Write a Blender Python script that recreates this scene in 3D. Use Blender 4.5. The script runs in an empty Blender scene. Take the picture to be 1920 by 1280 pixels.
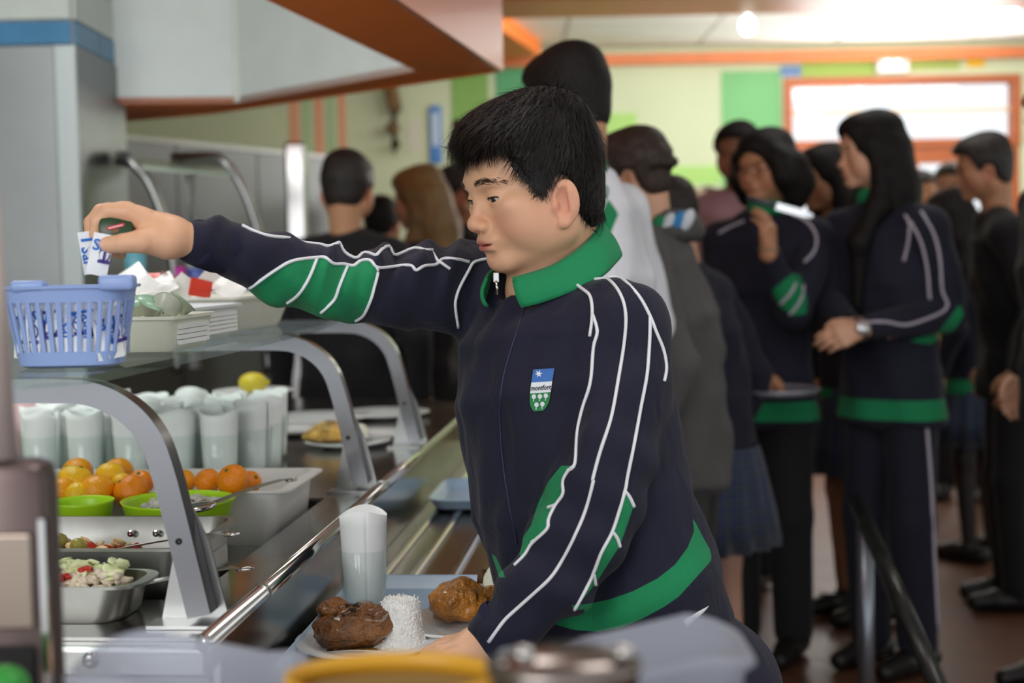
import bpy, bmesh, math, random
import numpy as np
import openvdb as vdb
from mathutils import Vector, Matrix
from mathutils.bvhtree import BVHTree
random.seed(7); RNG = np.random.default_rng(7)
SC = bpy.context.scene; COL = SC.collection
R = math.radians
# ------------------------------------------------------------------ camera
F = 2667.0; CAMZ = 1.27; PITCH = 3.22; ROLL = 1.1
cd = bpy.data.cameras.new('camera'); cam = bpy.data.objects.new('camera', cd); COL.objects.link(cam)
cd.sensor_width = 36.0; cd.lens = 36.0 * F / 1920.0; cd.clip_end = 100; cd.clip_start = 0.02
RM = (Matrix.Rotation(R(90 - PITCH), 3, 'X') @ Matrix.Rotation(R(-ROLL), 3, 'Z'))
cam.matrix_world = Matrix.Translation((0, 0, CAMZ)) @ RM.to_4x4()
cd.dof.use_dof = True; cd.dof.focus_distance = 1.72; cd.dof.aperture_fstop = 3.7
SC.camera = cam
# ------------------------------------------------------------------ world, exposure
SC.view_settings.view_transform = 'Standard'; SC.view_settings.look = 'None'
SC.view_settings.gamma = 1.0; SC.view_settings.use_curve_mapping = False
SC.view_settings.exposure = 0.0
w = bpy.data.worlds.new('daylight'); SC.world = w; w.use_nodes = True
w.node_tree.nodes['Background'].inputs[0].default_value = (0.93, 0.97, 1.0, 1)
w.node_tree.nodes['Background'].inputs[1].default_value = 1.3
SC.cycles.max_bounces = 8; SC.cycles.transmission_bounces = 8; SC.cycles.transparent_max_bounces = 16
SC.cycles.use_denoising = True

def area(name, loc, target, sx, sy, power, col=(1, 1, 1)):
    l = bpy.data.lights.new(name, 'AREA'); l.shape = 'RECTANGLE'; l.size = sx; l.size_y = sy
    l.energy = power; l.color = col
    o = bpy.data.objects.new(name, l); COL.objects.link(o); o.location = loc
    o.rotation_euler = (Vector(target) - Vector(loc)).to_track_quat('-Z', 'Y').to_euler()
    return o
area('canopy_lamp', (-.85, 2.4, 2.6), (-.7, 2.3, 0), .5, 1.8, 30, (.97, 1, .98))
area('front_left_fill', (-1.6, -1.6, 2.1), (0, 1.8, 1.1), 1.7, 1.5, 44, (.97, .99, 1))  # added fill from behind left to brighten the boy; its source is unseen
area('ceiling_lamp_near', (.9, 1.2, 2.7), (.7, 1.5, 0), 1.2, .5, 10, (1, .98, .95))
area('ceiling_lamp_mid', (1.6, 5.0, 2.7), (1.5, 5.0, 0), 1.2, .5, 8, (1, .98, .95))
area('back_wall_wash', (1.0, 7.98, 2.66), (1.0, 9.7, 1.0), 5.5, .25, 75, (1, .99, .96))  # added long strip hidden behind the beam, aimed to brighten the back wall
area('door_daylight', (2.7, 9.72, 1.9), (2.2, 7.2, 2.7), 1.4, 1.0, 42, (1, .99, .97))

# ------------------------------------------------------------------ pixel / plan helpers
RMn = np.array(RM)
def ray(px, py):
    return RMn @ np.array([(px - 960.0) / F, -(py - 640.0) / F, -1.0])
def at(px, py, d):
    r = ray(px, py); return np.array([0, 0, CAMZ]) + r * (d / r[1])
def onz(px, py, z):
    r = ray(px, py); return np.array([0, 0, CAMZ]) + r * ((z - CAMZ) / r[2])
def proj(P):
    q = (np.asarray(P) - np.array([0, 0, CAMZ])) @ RMn
    return np.stack([960 + F * q[..., 0] / -q[..., 2], 640 - F * q[..., 1] / -q[..., 2]], -1)
CA = R(5.2)                                  # the counter runs away at this angle
UD = np.array([math.sin(CA), math.cos(CA), 0]); VD = np.array([math.cos(CA), -math.sin(CA), 0])
def cp(u, v, z): return UD * u + VD * v + np.array([0, 0, z])
def vat(px, u): return (px - 1203.0) / F * u
CM = Matrix(((VD[0], UD[0], 0), (VD[1], UD[1], 0), (0, 0, 1))).to_4x4()   # local x = v, y = u

# ------------------------------------------------------------------ objects
def props(o, label=None, cat=None, group=None, kind=None):
    if label: o['label'] = label
    if cat: o['category'] = cat
    if group: o['group'] = group
    if kind: o['kind'] = kind
    return o
def empty(name, loc, label, cat, group=None):
    o = bpy.data.objects.new(name, None); COL.objects.link(o); o.location = Vector(loc); o.empty_display_size = .05
    return props(o, label, cat, group)
def mesh_obj(name, V, Fs, m, parent=None, smooth=False, attrs=None):
    """world-space vertices; a child stores them relative to its root's location"""
    V = np.asarray(V, dtype=float)
    root = parent
    off = np.zeros(3)
    while root is not None:
        off = off + np.array(root.location); root = root.parent
    if parent is None and len(V):
        off = np.array([(V[:, 0].min() + V[:, 0].max()) / 2, (V[:, 1].min() + V[:, 1].max()) / 2, V[:, 2].min()])
    me = bpy.data.meshes.new(name)
    me.from_pydata((V - off).tolist(), [], Fs.tolist() if isinstance(Fs, np.ndarray) else Fs)
    o = bpy.data.objects.new(name, me); COL.objects.link(o)
    if parent is None: o.location = off
    else: o.parent = parent
    for mm in (m if isinstance(m, (list, tuple)) else [m]): me.materials.append(mm)
    if smooth: me.polygons.foreach_set('use_smooth', [True] * len(me.polygons))
    for k, (typ, arr) in (attrs or {}).items():
        a = me.attributes.new(k, typ, 'POINT')
        a.data.foreach_set('value' if typ == 'FLOAT' else ('color' if 'COLOR' in typ else 'vector'), np.asarray(arr, dtype=np.float32).ravel())
    me.update()
    return o
def copy_tree(o, parent=None, delta=None):
    c = o.copy(); COL.objects.link(c)
    if parent is not None: c.parent = parent
    for ch in [x for x in o.children]: copy_tree(ch, c)
    return c
class MB:
    """collects simple shapes in world space"""
    def __init__(s): s.V = []; s.F = []
    def raw(s, V, Fs):
        n = len(s.V); s.V += [tuple(v) for v in V]; s.F += [tuple(i + n for i in f) for f in Fs]; return s
    def box(s, lo, hi, M=None, bev=0):
        lo = np.array(lo, float); hi = np.array(hi, float)
        if bev <= 0:
            V = [(x, y, z) for z in (lo[2], hi[2]) for y in (lo[1], hi[1]) for x in (lo[0], hi[0])]
            Fs = [(0, 2, 3, 1), (4, 5, 7, 6), (0, 1, 5, 4), (2, 6, 7, 3), (0, 4, 6, 2), (1, 3, 7, 5)]
        else:
            bm = bmesh.new(); bmesh.ops.create_cube(bm, size=1)
            for v in bm.verts: v.co = Vector((lo + hi) / 2) + Vector(np.array(v.co) * (hi - lo))
            bmesh.ops.bevel(bm, geom=bm.edges[:], offset=bev, segments=2, affect='EDGES', profile=.5)
            bm.verts.index_update(); V = [tuple(v.co) for v in bm.verts]; Fs = [tuple(v.index for v in f.verts) for f in bm.faces]; bm.free()
        if M is not None: V = [tuple(M @ Vector(v)) for v in V]
        return s.raw(V, Fs)
    def prism(s, poly, z0, z1, M=None):
        n = len(poly); V = [(p[0], p[1], z0) for p in poly] + [(p[0], p[1], z1) for p in poly]
        Fs = [tuple(range(n))[::-1], tuple(range(n, 2 * n))] + [(i, (i + 1) % n, n + (i + 1) % n, n + i) for i in range(n)]
        if M is not None: V = [tuple(M @ Vector(v)) for v in V]
        return s.raw(V, Fs)
    def sweep(s, path, prof, up=(0, 0, 1), closed=False, caps=True, scale=None):
        """prof: list of (a,b) offsets on the side / up axes"""
        P = [np.array(p, float) for p in path]; n = len(P); k = len(prof); V = []; prev = None
        for i in range(n):
            a = P[(i - 1) % n] if (closed or i > 0) else P[i]; b = P[(i + 1) % n] if (closed or i < n - 1) else P[i]
            t = b - a; t = t / (np.linalg.norm(t) + 1e-12)
            upv = np.array(up, float) if prev is None or not isinstance(up, str) else prev
            sd = np.cross(t, upv)
            if np.linalg.norm(sd) < 1e-3: sd = np.cross(t, np.array([0, 1., 0]) if abs(t[1]) < .9 else np.array([1., 0, 0]))
            sd /= np.linalg.norm(sd); u2 = np.cross(sd, t)
            sc = 1 if scale is None else scale[i]
            for (x, y) in prof: V.append(P[i] + sd * x * sc + u2 * y * sc)
        Fs = []
        for i in range(n if closed else n - 1):
            j = (i + 1) % n
            for q in range(k):
                r = (q + 1) % k; Fs.append((i * k + q, i * k + r, j * k + r, j * k + q))
        if caps and not closed:
            Fs.append(tuple(range(k))[::-1]); Fs.append(tuple((n - 1) * k + q for q in range(k)))
        return s.raw(V, Fs)
    def tube(s, path, r, n=8, closed=False, scale=None, caps=True):
        return s.sweep(path, [(r * math.cos(2 * math.pi * i / n), r * math.sin(2 * math.pi * i / n)) for i in range(n)], closed=closed, scale=scale, caps=caps)
    def lathe(s, prof, c, n=32, sx=1, sy=1, axis=None, closed=False, wob=None):
        """prof: list of (r,z) revolved round c; axis: 3x3 rotation"""
        V = []; Fs = []; m = len(prof)
        for i in range(n):
            a = 2 * math.pi * i / n
            for (r, z) in prof:
                rr = r if wob is None else r + wob(a, z)
                p = np.array([rr * math.cos(a) * sx, rr * math.sin(a) * sy, z])
                if axis is not None: p = axis @ p
                V.append(p + np.array(c))
        for i in range(n):
            j = (i + 1) % n
            for q in range(m if closed else m - 1):
                r = (q + 1) % m; Fs.append((i * m + q, j * m + q, j * m + r, i * m + r))
        return s.raw(V, Fs)
    def ball(s, c, r, n=16, m=10, Rm=None):
        r = np.array(r) * np.ones(3)
        prof = [(math.sin(math.pi * i / m) + (1e-4 if i in (0, m) else 0), -math.cos(math.pi * i / m)) for i in range(m + 1)]
        A = np.diag(r); A = A if Rm is None else np.array(Rm) @ A
        return s.lathe(prof, c, n, axis=A)
    def build(s, name, m, parent=None, smooth=False, **kw):
        o = mesh_obj(name, s.V, s.F, m, parent, smooth)
        return props(o, **kw) if kw else o
def autosmooth(o, ang=35):
    me = o.data
    me.polygons.foreach_set('use_smooth', [True] * len(me.polygons))
    bm = bmesh.new(); bm.from_mesh(me)
    for e in bm.edges:
        e.smooth = not (len(e.link_faces) == 2 and e.calc_face_angle(0) > R(ang))
    bm.to_mesh(me); bm.free(); return o

# ------------------------------------------------------------------ materials
def srgb(r, g, b):
    f = lambda c: (c / 255 / 12.92) if c / 255 <= .04045 else ((c / 255 + .055) / 1.055) ** 2.4
    return (f(r), f(g), f(b), 1)
MATS = {}
def mat(name, col, rough=.5, metal=0, var=0.0, vscale=8, bump=0.0, bscale=60, spec=.5, trans=0, ior=1.45, emit=None, estr=0, sss=0, stretch=None, coat=0, sheen=0, alpha=1):
    if name in MATS: return MATS[name]
    m = bpy.data.materials.new(name); m.use_nodes = True; nt = m.node_tree; b = nt.nodes['Principled BSDF']
    col = tuple(col) if len(col) == 4 else tuple(col) + (1,)
    b.inputs['Base Color'].default_value = col; b.inputs['Roughness'].default_value = rough; b.inputs['Metallic'].default_value = metal
    b.inputs['Specular IOR Level'].default_value = spec; b.inputs['Transmission Weight'].default_value = trans; b.inputs['IOR'].default_value = ior
    b.inputs['Coat Weight'].default_value = coat; b.inputs['Sheen Weight'].default_value = sheen; b.inputs['Alpha'].default_value = alpha
    if sss: b.inputs['Subsurface Weight'].default_value = sss; b.inputs['Subsurface Radius'].default_value = (.012, .005, .003); b.inputs['Subsurface Scale'].default_value = .6
    if emit: b.inputs['Emission Color'].default_value = tuple(emit)[:3] + (1,); b.inputs['Emission Strength'].default_value = estr
    if var or bump:
        tc = nt.nodes.new('ShaderNodeTexCoord'); mp = nt.nodes.new('ShaderNodeMapping'); nt.links.new(tc.outputs['Object'], mp.inputs[0])
        if stretch: mp.inputs['Scale'].default_value = stretch
        if var:
            n = nt.nodes.new('ShaderNodeTexNoise'); n.inputs['Scale'].default_value = vscale; n.inputs['Detail'].default_value = 4
            nt.links.new(mp.outputs[0], n.inputs['Vector'])
            mr = nt.nodes.new('ShaderNodeMapRange'); mr.inputs[1].default_value = .3; mr.inputs[2].default_value = .7; mr.inputs[3].default_value = 1 - var; mr.inputs[4].default_value = 1 + var
            nt.links.new(n.outputs[0], mr.inputs[0])
            mx = nt.nodes.new('ShaderNodeMix'); mx.data_type = 'RGBA'; mx.blend_type = 'MULTIPLY'; mx.inputs[0].default_value = 1; mx.inputs[6].default_value = col
            nt.links.new(mr.outputs[0], mx.inputs[7]); nt.links.new(mx.outputs[2], b.inputs['Base Color'])
            mr2 = nt.nodes.new('ShaderNodeMapRange'); mr2.inputs[3].default_value = max(0, rough - var * .35); mr2.inputs[4].default_value = min(1, rough + var * .35)
            nt.links.new(n.outputs[0], mr2.inputs[0]); nt.links.new(mr2.outputs[0], b.inputs['Roughness'])
        if bump:
            n2 = nt.nodes.new('ShaderNodeTexNoise'); n2.inputs['Scale'].default_value = bscale; n2.inputs['Detail'].default_value = 3
            nt.links.new(mp.outputs[0], n2.inputs['Vector'])
            bp = nt.nodes.new('ShaderNodeBump'); bp.inputs['Strength'].default_value = bump; bp.inputs['Distance'].default_value = .01
            nt.links.new(n2.outputs[0], bp.inputs['Height']); nt.links.new(bp.outputs[0], b.inputs['Normal'])
    MATS[name] = m; return m
STEEL = mat('brushed_steel', (.42, .42, .41), .32, 1, var=.12, vscale=3, bump=.03, bscale=90, stretch=(1, 1, .15))
STEELP = mat('polished_steel', (.60, .59, .58), .14, 1, var=.08, vscale=4)
STEELD = mat('dull_steel', (.27, .28, .285), .42, 1, var=.15, vscale=2)
STEELT = mat('counter_steel', (.34, .335, .32), .2, 1, var=.18, vscale=5)
DARK = mat('dark_void', (.012, .011, .011), .8)
WHITEP = mat('white_laminate', srgb(226, 230, 228), .45, var=.03)
ORANGE = mat('orange_laminate', srgb(240, 126, 46), .5, var=.06, vscale=3)
ORANGE2 = mat('orange_paint', srgb(226, 130, 78), .5, var=.05)
PINK = mat('salmon_gloss', srgb(222, 140, 110), .34, var=.08, vscale=2, coat=.15)
WOOD = mat('door_wood', srgb(176, 96, 52), .45, var=.12, vscale=3, stretch=(1, 1, 8))
WALLG = mat('wall_pale_green', srgb(208, 220, 184), .7, var=.04, vscale=2)
CEIL = mat('ceiling_tile', srgb(244, 242, 238), .8, var=.03)
FLOOR = mat('terrazzo_floor', srgb(96, 62, 44), .48, var=.25, vscale=9)
def paint(n, r, g, b, rough=.65): return mat(n, srgb(r, g, b), rough, var=.04, vscale=3)
def thin_glass(name, tint, refl=.10):
    m = bpy.data.materials.new(name); m.use_nodes = True; nt = m.node_tree; nt.nodes.clear()
    o = nt.nodes.new('ShaderNodeOutputMaterial'); mx = nt.nodes.new('ShaderNodeMixShader'); t = nt.nodes.new('ShaderNodeBsdfTransparent'); g = nt.nodes.new('ShaderNodeBsdfGlossy')
    t.inputs[0].default_value = tint; g.inputs['Roughness'].default_value = .03; f = nt.nodes.new('ShaderNodeLayerWeight'); f.inputs[0].default_value = .25
    mr = nt.nodes.new('ShaderNodeMapRange'); mr.inputs[3].default_value = refl * .4; mr.inputs[4].default_value = .75; pw = nt.nodes.new('ShaderNodeMath'); pw.operation = 'POWER'; pw.inputs[1].default_value = 3.5; nt.links.new(f.outputs['Facing'], pw.inputs[0]); nt.links.new(pw.outputs[0], mr.inputs[0])
    nt.links.new(mr.outputs[0], mx.inputs[0]); nt.links.new(t.outputs[0], mx.inputs[1]); nt.links.new(g.outputs[0], mx.inputs[2]); nt.links.new(mx.outputs[0], o.inputs[0]); MATS[name] = m; return m
GLASS = thin_glass('clear_glass', (.97, .99, .98, 1))
GLASSE = thin_glass('shelf_glass', (.91, .965, .94, 1), .16)
PAPER = mat('napkin_paper', srgb(248, 249, 250), .85, bump=.08, bscale=120)
CERAM = mat('white_ceramic', srgb(228, 230, 230), .16, var=.02)
# ================================================================== ROOM
WB = 9.9
def px_wall(px, py, d=WB): return at(px, py, d)
MB().box((-5, -3, -.1), (6, 16, 0)).build('floor', FLOOR, kind='structure')
ceil = MB().box((-5, -3, 2.75), (6, 10.1, 2.9)).build('ceiling', CEIL, kind='structure')
for i in range(5):
    for j in range(3):
        x0 = -.55 + i * .93; y0 = 7.95 + j * .63
        MB().box((x0 + .012, y0 + .012, 2.725), (x0 + .918, y0 + .618, 2.7505)).build('tile', CEIL, ceil)
def wallx(y, x0, x1, z0, z1, name, m, th=.12, parent=None, kind='structure'):
    return MB().box((x0, y, z0), (x1, y + th, z1)).build(name, m, parent, **({'kind': kind} if kind else {}))
pl = px_wall(1470, 300); pr = px_wall(1912, 300); ptop = px_wall(1690, 143)
DX0, DX1, DZ = pl[0], pr[0], ptop[2]
bw = MB().box((-5, WB, 0), (DX0, WB + .12, 2.75)).box((DX1, WB, 0), (6, WB + .12, 2.75)).box((DX0, WB, DZ), (DX1, WB + .12, 2.75)).build('wall_back', WALLG, kind='structure')
def patch(px0, py0, px1, py1, m, name='painted_panel', th=.006, z1=None):
    a = px_wall(px0, py0); b = px_wall(px1, py1)
    return MB().box((a[0], WB - th, b[2]), (b[0], WB - .0005, a[2] if z1 is None else z1)).build(name, m, bw)
G1 = paint('paint_leaf_green', 132, 178, 92); G2 = paint('paint_mid_green', 122, 190, 128); G3 = paint('paint_light_green', 172, 218, 124)
G4 = paint('paint_teal_green', 92, 168, 116); PEACH = paint('paint_peach', 240, 172, 132); BLUEP = paint('paint_blue', 108, 146, 196); YEL = paint('paint_yellow', 238, 190, 50)
REDP = paint('paint_red', 200, 72, 40)
for x0, x1 in ((540, 566), (587, 611), (632, 653)): patch(x0, 100, x1, 420, PEACH, 'painted_stripe')
for x0, x1 in ((566, 587), (611, 632)): patch(x0, 100, x1, 420, paint('paint_sage', 180, 212, 160), 'painted_stripe')
patch(845, 110, 921, 420, G1); patch(927, 110, 1000, 420, G4); patch(1000, 215, 1196, 420, G3); patch(1250, 312, 1352, 345, G3)
patch(1352, 134, 1466, 430, G2)
patch(848, 225, 870, 290, REDP); patch(860, 232, 884, 282, YEL)
patch(1463, 124, 1502, 143, BLUEP); patch(1503, 114, 1640, 142, paint('paint_grass', 158, 194, 96)); patch(1812, 98, 1846, 126, YEL); patch(1706, 104, 1800, 130, paint('paint_moss', 168, 192, 104))
# orange picture rail and ceiling beams
MB().box((-.2, WB - .09, 2.60), (6, WB - .001, 2.67)).build('trim_1', ORANGE2, kind='structure')
MB().box((-.3, 7.35, 2.60), (6, 7.90, 2.755)).build('beam', mat('beam_brown_orange', srgb(238, 142, 92), .45, var=.04), kind='structure')
a = onz(1014, 106, 2.62); b = onz(933, 50, 2.62); dr = (a - b) / np.linalg.norm(a - b); e1 = a; e0 = a - dr * 3.2
MB().prism([(e0[0] - 1.6, e0[1]), (e0[0], e0[1]), (e1[0], e1[1]), (e1[0] - 1.6, e1[1])], 2.62, 2.752).build('beam', ORANGE, kind='structure')
# door, transom, panes
WIN = thin_glass('window_glass', (.99, .99, .99, 1), .06)
def frame_rect(x0, x1, z0, z1, t, y0, y1):
    return MB().box((x0, y0, z0), (x0 + t, y1, z1)).box((x1 - t, y0, z0), (x1, y1, z1)).box((x0 + t, y0, z0), (x1 - t, y1, z0 + t)).box((x0 + t, y0, z1 - t), (x1 - t, y1, z1))
zt = px_wall(1690, 268)[2]
win1 = frame_rect(DX0, DX1, zt - .03, DZ, .055, WB - .03, WB + .09).build('window_1', WOOD, kind='structure')
zm = px_wall(1690, 207)[2]
MB().box((DX0 + .055, WB + .03, zm - .012), (DX1 - .055, WB + .07, zm + .012)).build('bar', mat('pale_bar', srgb(240, 214, 180), .5), win1)
MB().box((DX0 + .05, WB + .045, zt), (DX1 - .05, WB + .051, DZ - .05)).build('pane', WIN, win1)
nleaf = 2
for k in range(nleaf):
    x0 = DX0 + (DX1 - DX0) * k / nleaf; x1 = DX0 + (DX1 - DX0) * (k + 1) / nleaf
    dr_ = frame_rect(x0 + .004, x1 - .004, .005, zt - .034, .11, WB - .01, WB + .05).box((x0 + .11, WB - .005, .85), (x1 - .11, WB + .045, .99)).build('door_%d' % (k + 1), WOOD, kind='structure')
    xm = (x0 + x1) / 2
    MB().box((xm - .05, WB - .005, .99), (xm + .05, WB + .045, zt - .144)).build('mullion', WOOD, dr_)
    MB().box((x0 + .105, WB + .01, .985), (x1 - .105, WB + .016, zt - .14)).build('pane', WIN, dr_)
    MB().box((x0 + .105, WB + .005, .1), (x1 - .105, WB + .03, .86), bev=.004).build('panel', WOOD, dr_)
# right wall with tall openings and the near wall behind the photographer, both out of view but giving the room's shade
MB().box((4.6, -3, 0), (4.7, 10, .5)).box((4.6, -3, 2.5), (4.7, 10, 2.75)).box((4.6, 2, .5), (4.7, 4, 2.5)).box((4.6, 6, .5), (4.7, 8, 2.5)).build('wall_right', WALLG, kind='structure')
MB().box((-4.6, -3, 0), (-4.5, 10, 2.75)).build('wall_left', WALLG, kind='structure')
MB().box((-5, 11, -.3), (7, 15.9, .001)).build('ground', mat('outside_paving', srgb(200, 196, 186), .8), kind='structure')
# exit lamp over the door, wall ornaments
EMW = mat('lamp_glow', (1, 1, 1), .5, emit=(1, .98, .94), estr=6)
a = px_wall(1645, 102, WB - .05); b = px_wall(1704, 134, WB - .05)
el = empty('emergency_light', ((a[0] + b[0]) / 2, WB - .05, b[2]), 'white twin-lamp emergency light on the wall above the wooden door', 'light')
MB().box((a[0], WB - .06, b[2]), (b[0], WB - .001, a[2]), bev=.008).build('housing', WHITEP, el)
for px in (1664, 1683):
    c = px_wall(px, 120, WB - .07); MB().ball(c, .022, 12, 8).build('lamp', EMW, el, True)
a = px_wall(738, 292, WB - .1)
m = MB()
pathb = [px_wall(x, y, WB - .1) for x, y in ((738, 135), (733, 170), (741, 205), (736, 240), (742, 270), (739, 292))]
m.tube(pathb, .05, 10, scale=[.9, 1.05, .95, 1.1, .75, .2])
m.build('bark_hanging', mat('rough_bark', srgb(128, 104, 70), .9, var=.4, vscale=14, bump=1, bscale=40), None, True, label='long rough brown bark hanging on the pale green wall', cat='wall hanging')
m = MB(); a = px_wall(803, 197, WB - .05); b = px_wall(829, 306, WB - .05)
fr = empty('blue_plaque', ((a[0] + b[0]) / 2, WB - .02, b[2]), 'narrow upright blue plaque with pale centre on the pale green wall', 'plaque')
MB().box((a[0], WB - .03, b[2]), (b[0], WB - .001, a[2]), bev=.012).build('frame', mat('plaque_blue', srgb(70, 130, 200), .4), fr)
MB().box((a[0] + .022, WB - .036, b[2] + .12), (b[0] - .022, WB - .029, a[2] - .05)).build('face', mat('plaque_face', srgb(200, 220, 235), .4), fr)
a = px_wall(764, 225, WB); b = px_wall(790, 285, WB)
MB().box((a[0], WB - .006, b[2]), (b[0], WB - .0008, a[2])).build('paper_notice', mat('faded_notice', srgb(214, 214, 196), .7), None, label='pale paper notice pinned between the bark and the blue plaque', cat='notice')
# ceiling lamps
for nm, px, py, d, lb in (('ceiling_light', 1402, 48, 8.35, 'bright ceiling lamp nearer the middle of the room'), ('ceiling_light', 1892, 18, 8.2, 'bright ceiling lamp at the right above the wooden door')):
    p = at(px, py, d)
    t = empty(nm, (p[0], p[1], 2.60), lb, 'light')
    MB().box((p[0] - .3, p[1] - .14, 2.712), (p[0] + .3, p[1] + .14, 2.7245), bev=.004).build('diffuser', mat('diffuser_glow', (1, 1, 1), .5, emit=(1, 1, .98), estr=2.2), t)
    MB().tube([(p[0], p[1], 2.715), (p[0], p[1], p[2] + .03)], .012, 8).build('socket', WHITEP, t)
    MB().ball((p[0], p[1], p[2]), (.045, .045, .05), 14, 10).build('bulb', mat('bulb_glow', (1, 1, 1), .5, emit=(1, .98, .94), estr=50), t, True)

# ------------------------------------------------------------------ canopy over the serving counter
HH = 1.80
pin = [onz(500, 0, HH), onz(780, 133, HH), onz(445, 193, HH), onz(168, 195, HH)]
pou = [onz(735, 0, HH), onz(932, 131, HH), onz(400, 210, HH), onz(214, 226, HH)]
def ext(p, q, y):
    t = (y - p[1]) / (q[1] - p[1]); return p + (q - p) * t
pin = [ext(pin[1], pin[0], .9)] + pin[1:] ; pou = [ext(pou[1], pou[0], .9)] + pou[1:]
pin[3] = pin[2] + (pin[3] - pin[2]) * 3; pou[3] = pou[2] + (pou[3] - pou[2]) * 3.4
hood = empty('serving_canopy', (pou[1][0], pou[1][1], HH), 'orange soffit canopy with white inner panels and salmon fascia above the serving counter', 'canopy')
for i in range(3):
    q = [pin[i], pou[i], pou[i + 1], pin[i + 1]]
    MB().prism([(p[0], p[1]) for p in q], HH, HH + .02).build('soffit_panel', ORANGE, hood)
def wall_seg(p, q, z0, z1, th, side):
    d = (q - p)[:2]; d = d / np.linalg.norm(d); n = np.array([-d[1], d[0]]) * side * th
    return MB().prism([(p[0], p[1]), (q[0], q[1]), (q[0] + n[0], q[1] + n[1]), (p[0] + n[0], p[1] + n[1])], z0, z1)
for i in range(3):
    wall_seg(pin[i], pin[i + 1], HH + .0005, 2.74, .02, -1).build('inner_panel', WHITEP, hood)
    wall_seg(pou[i], pou[i + 1], HH - .004, 2.74, .018, -1).build('fascia_panel', PINK if i == 0 else ORANGE, hood)
c = pin[2] + (pin[1] - pin[2]) * 0.004
MB().tube([(c[0], c[1] - .012, HH + .001), (c[0], c[1] - .012, 2.74)], .010, 8).build('corner_bead', mat('bead_cream', srgb(232, 234, 226), .5), hood)
# fluorescent tubes fixed up inside the canopy
for k, (x, y) in enumerate(((-.95, 2.0), (-1.0, 3.4))):
    MB().tube([(x - .0, y - .55, 2.62), (x + .1, y + .55, 2.62)], .02, 8).build('lamp_tube', mat('tube_glow', (1, 1, 1), .5, emit=(.96, 1, .98), estr=5), hood)

# ------------------------------------------------------------------ tiled column, steel cladding at left
TW = mat('tile_white', srgb(206, 212, 206), .2, var=.03); TB = mat('tile_blue', srgb(72, 132, 176), .22, var=.12, vscale=5); GROUT = mat('grout', srgb(170, 160, 150), .9)
D0 = 4.2
xr = at(136, 60, D0)[0]; zb1 = at(60, 84, D0)[2]; zb2 = at(60, 38, D0)[2]
col_ = MB().box((-3.2, D0, 0), (xr, D0 + .5, 2.75)).build('pillar', GROUT, kind='structure')
tw = .36
for i in range(5):
    x1 = xr - .004 - i * tw
    x1_ = x1; x0_ = x1 - tw + .006
    MB().box((x0_, D0 - .008, zb1), (x1_, D0 - .0005, zb2 - .003), bev=.002).build('tile', TB, col_)
    for r in range(4):
        z0 = zb2 + .002 + r * .12
        MB().box((x0_, D0 - .008, z0), (x1_, D0 - .0005, z0 + .117), bev=.002).build('tile', TW, col_)
for j in range(2):
    y0 = D0 + .004 + j * .25
    MB().box((xr + .0005, y0, zb1), (xr + .008, y0 + .244, zb2 - .003)).build('tile', TB, col_)
    for r in range(4):
        z0 = zb2 + .002 + r * .12; MB().box((xr + .0005, y0, z0), (xr + .008, y0 + .244, z0 + .117)).build('tile', TW, col_)
cl = empty('steel_cladding', (xr - .6, D0 - .02, 0), 'tall brushed steel sheet below the blue tile band at the left', 'panel')
MB().box((-2.6, D0 - .022, .0), (xr - .05, D0 - .009, zb1 - .005), bev=.003).build('sheet', STEELD, cl)
MB().box((xr - .05, D0 - .026, .0), (xr + .014, D0 - .009, zb1 - .005), bev=.003).build('edge_strip', mat('edge_aluminium', (.38, .41, .41), .45, 1), cl)
MB().box((xr + .001, D0 - .008, 0), (xr + .014, D0 + .5, zb1 - .005), bev=.003).build('side_sheet', STEELD, cl)
# polished posts and rear partition
def post(px0, px1, pyt, d, lb, z1=None):
    a = at(px0, pyt, d); b = at(px1, pyt, d); wd = b[0] - a[0]
    t = empty('steel_post', ((a[0] + b[0]) / 2, d, 0), lb, 'post'); pm_ = mat('post_steel', (.42, .40, .39), .22, 1, var=.2, vscale=5)
    z1 = z1 or a[2]
    MB().box((a[0], d, .04), (b[0], d + wd, z1), bev=.012).build('shaft', pm_, t)
    MB().box((a[0] - .02, d - .02, 0), (b[0] + .02, d + wd + .02, .04), bev=.006).build('foot_plate', STEELD, t)
    return t
post(158, 214, 205, 4.87, 'mirror-polished square steel post under the white canopy panel', HH - .002)
post(531, 571, 266, 5.62, 'shorter polished steel post behind the outstretched sleeve')
A = at(150, 216, 5.10); B = at(612, 288, 6.45)
zz = 1.745
dv = (B - A)[:2]; dv /= np.linalg.norm(dv); nv = np.array([-dv[1], dv[0]])
rp = empty('rear_partition', (A[0], A[1], 0), 'grey steel rear partition running back behind the glass shelf', 'partition')
L = np.linalg.norm((B - A)[:2])
for k in range(3):
    s0 = L * k / 3 + .004; s1 = L * (k + 1) / 3 - .004
    q = [A[:2] + dv * s0, A[:2] + dv * s1, A[:2] + dv * s1 + nv * .03, A[:2] + dv * s0 + nv * .03]
    MB().prism(q, .02, zz).build('steel_sheet', STEELD, rp)
q = [A[:2] - nv * .01, A[:2] + dv * L - nv * .01, A[:2] + dv * L + nv * .04, A[:2] + nv * .04]
MB().prism(q, zz, zz + .02).build('top_rail', STEEL, rp)
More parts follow.
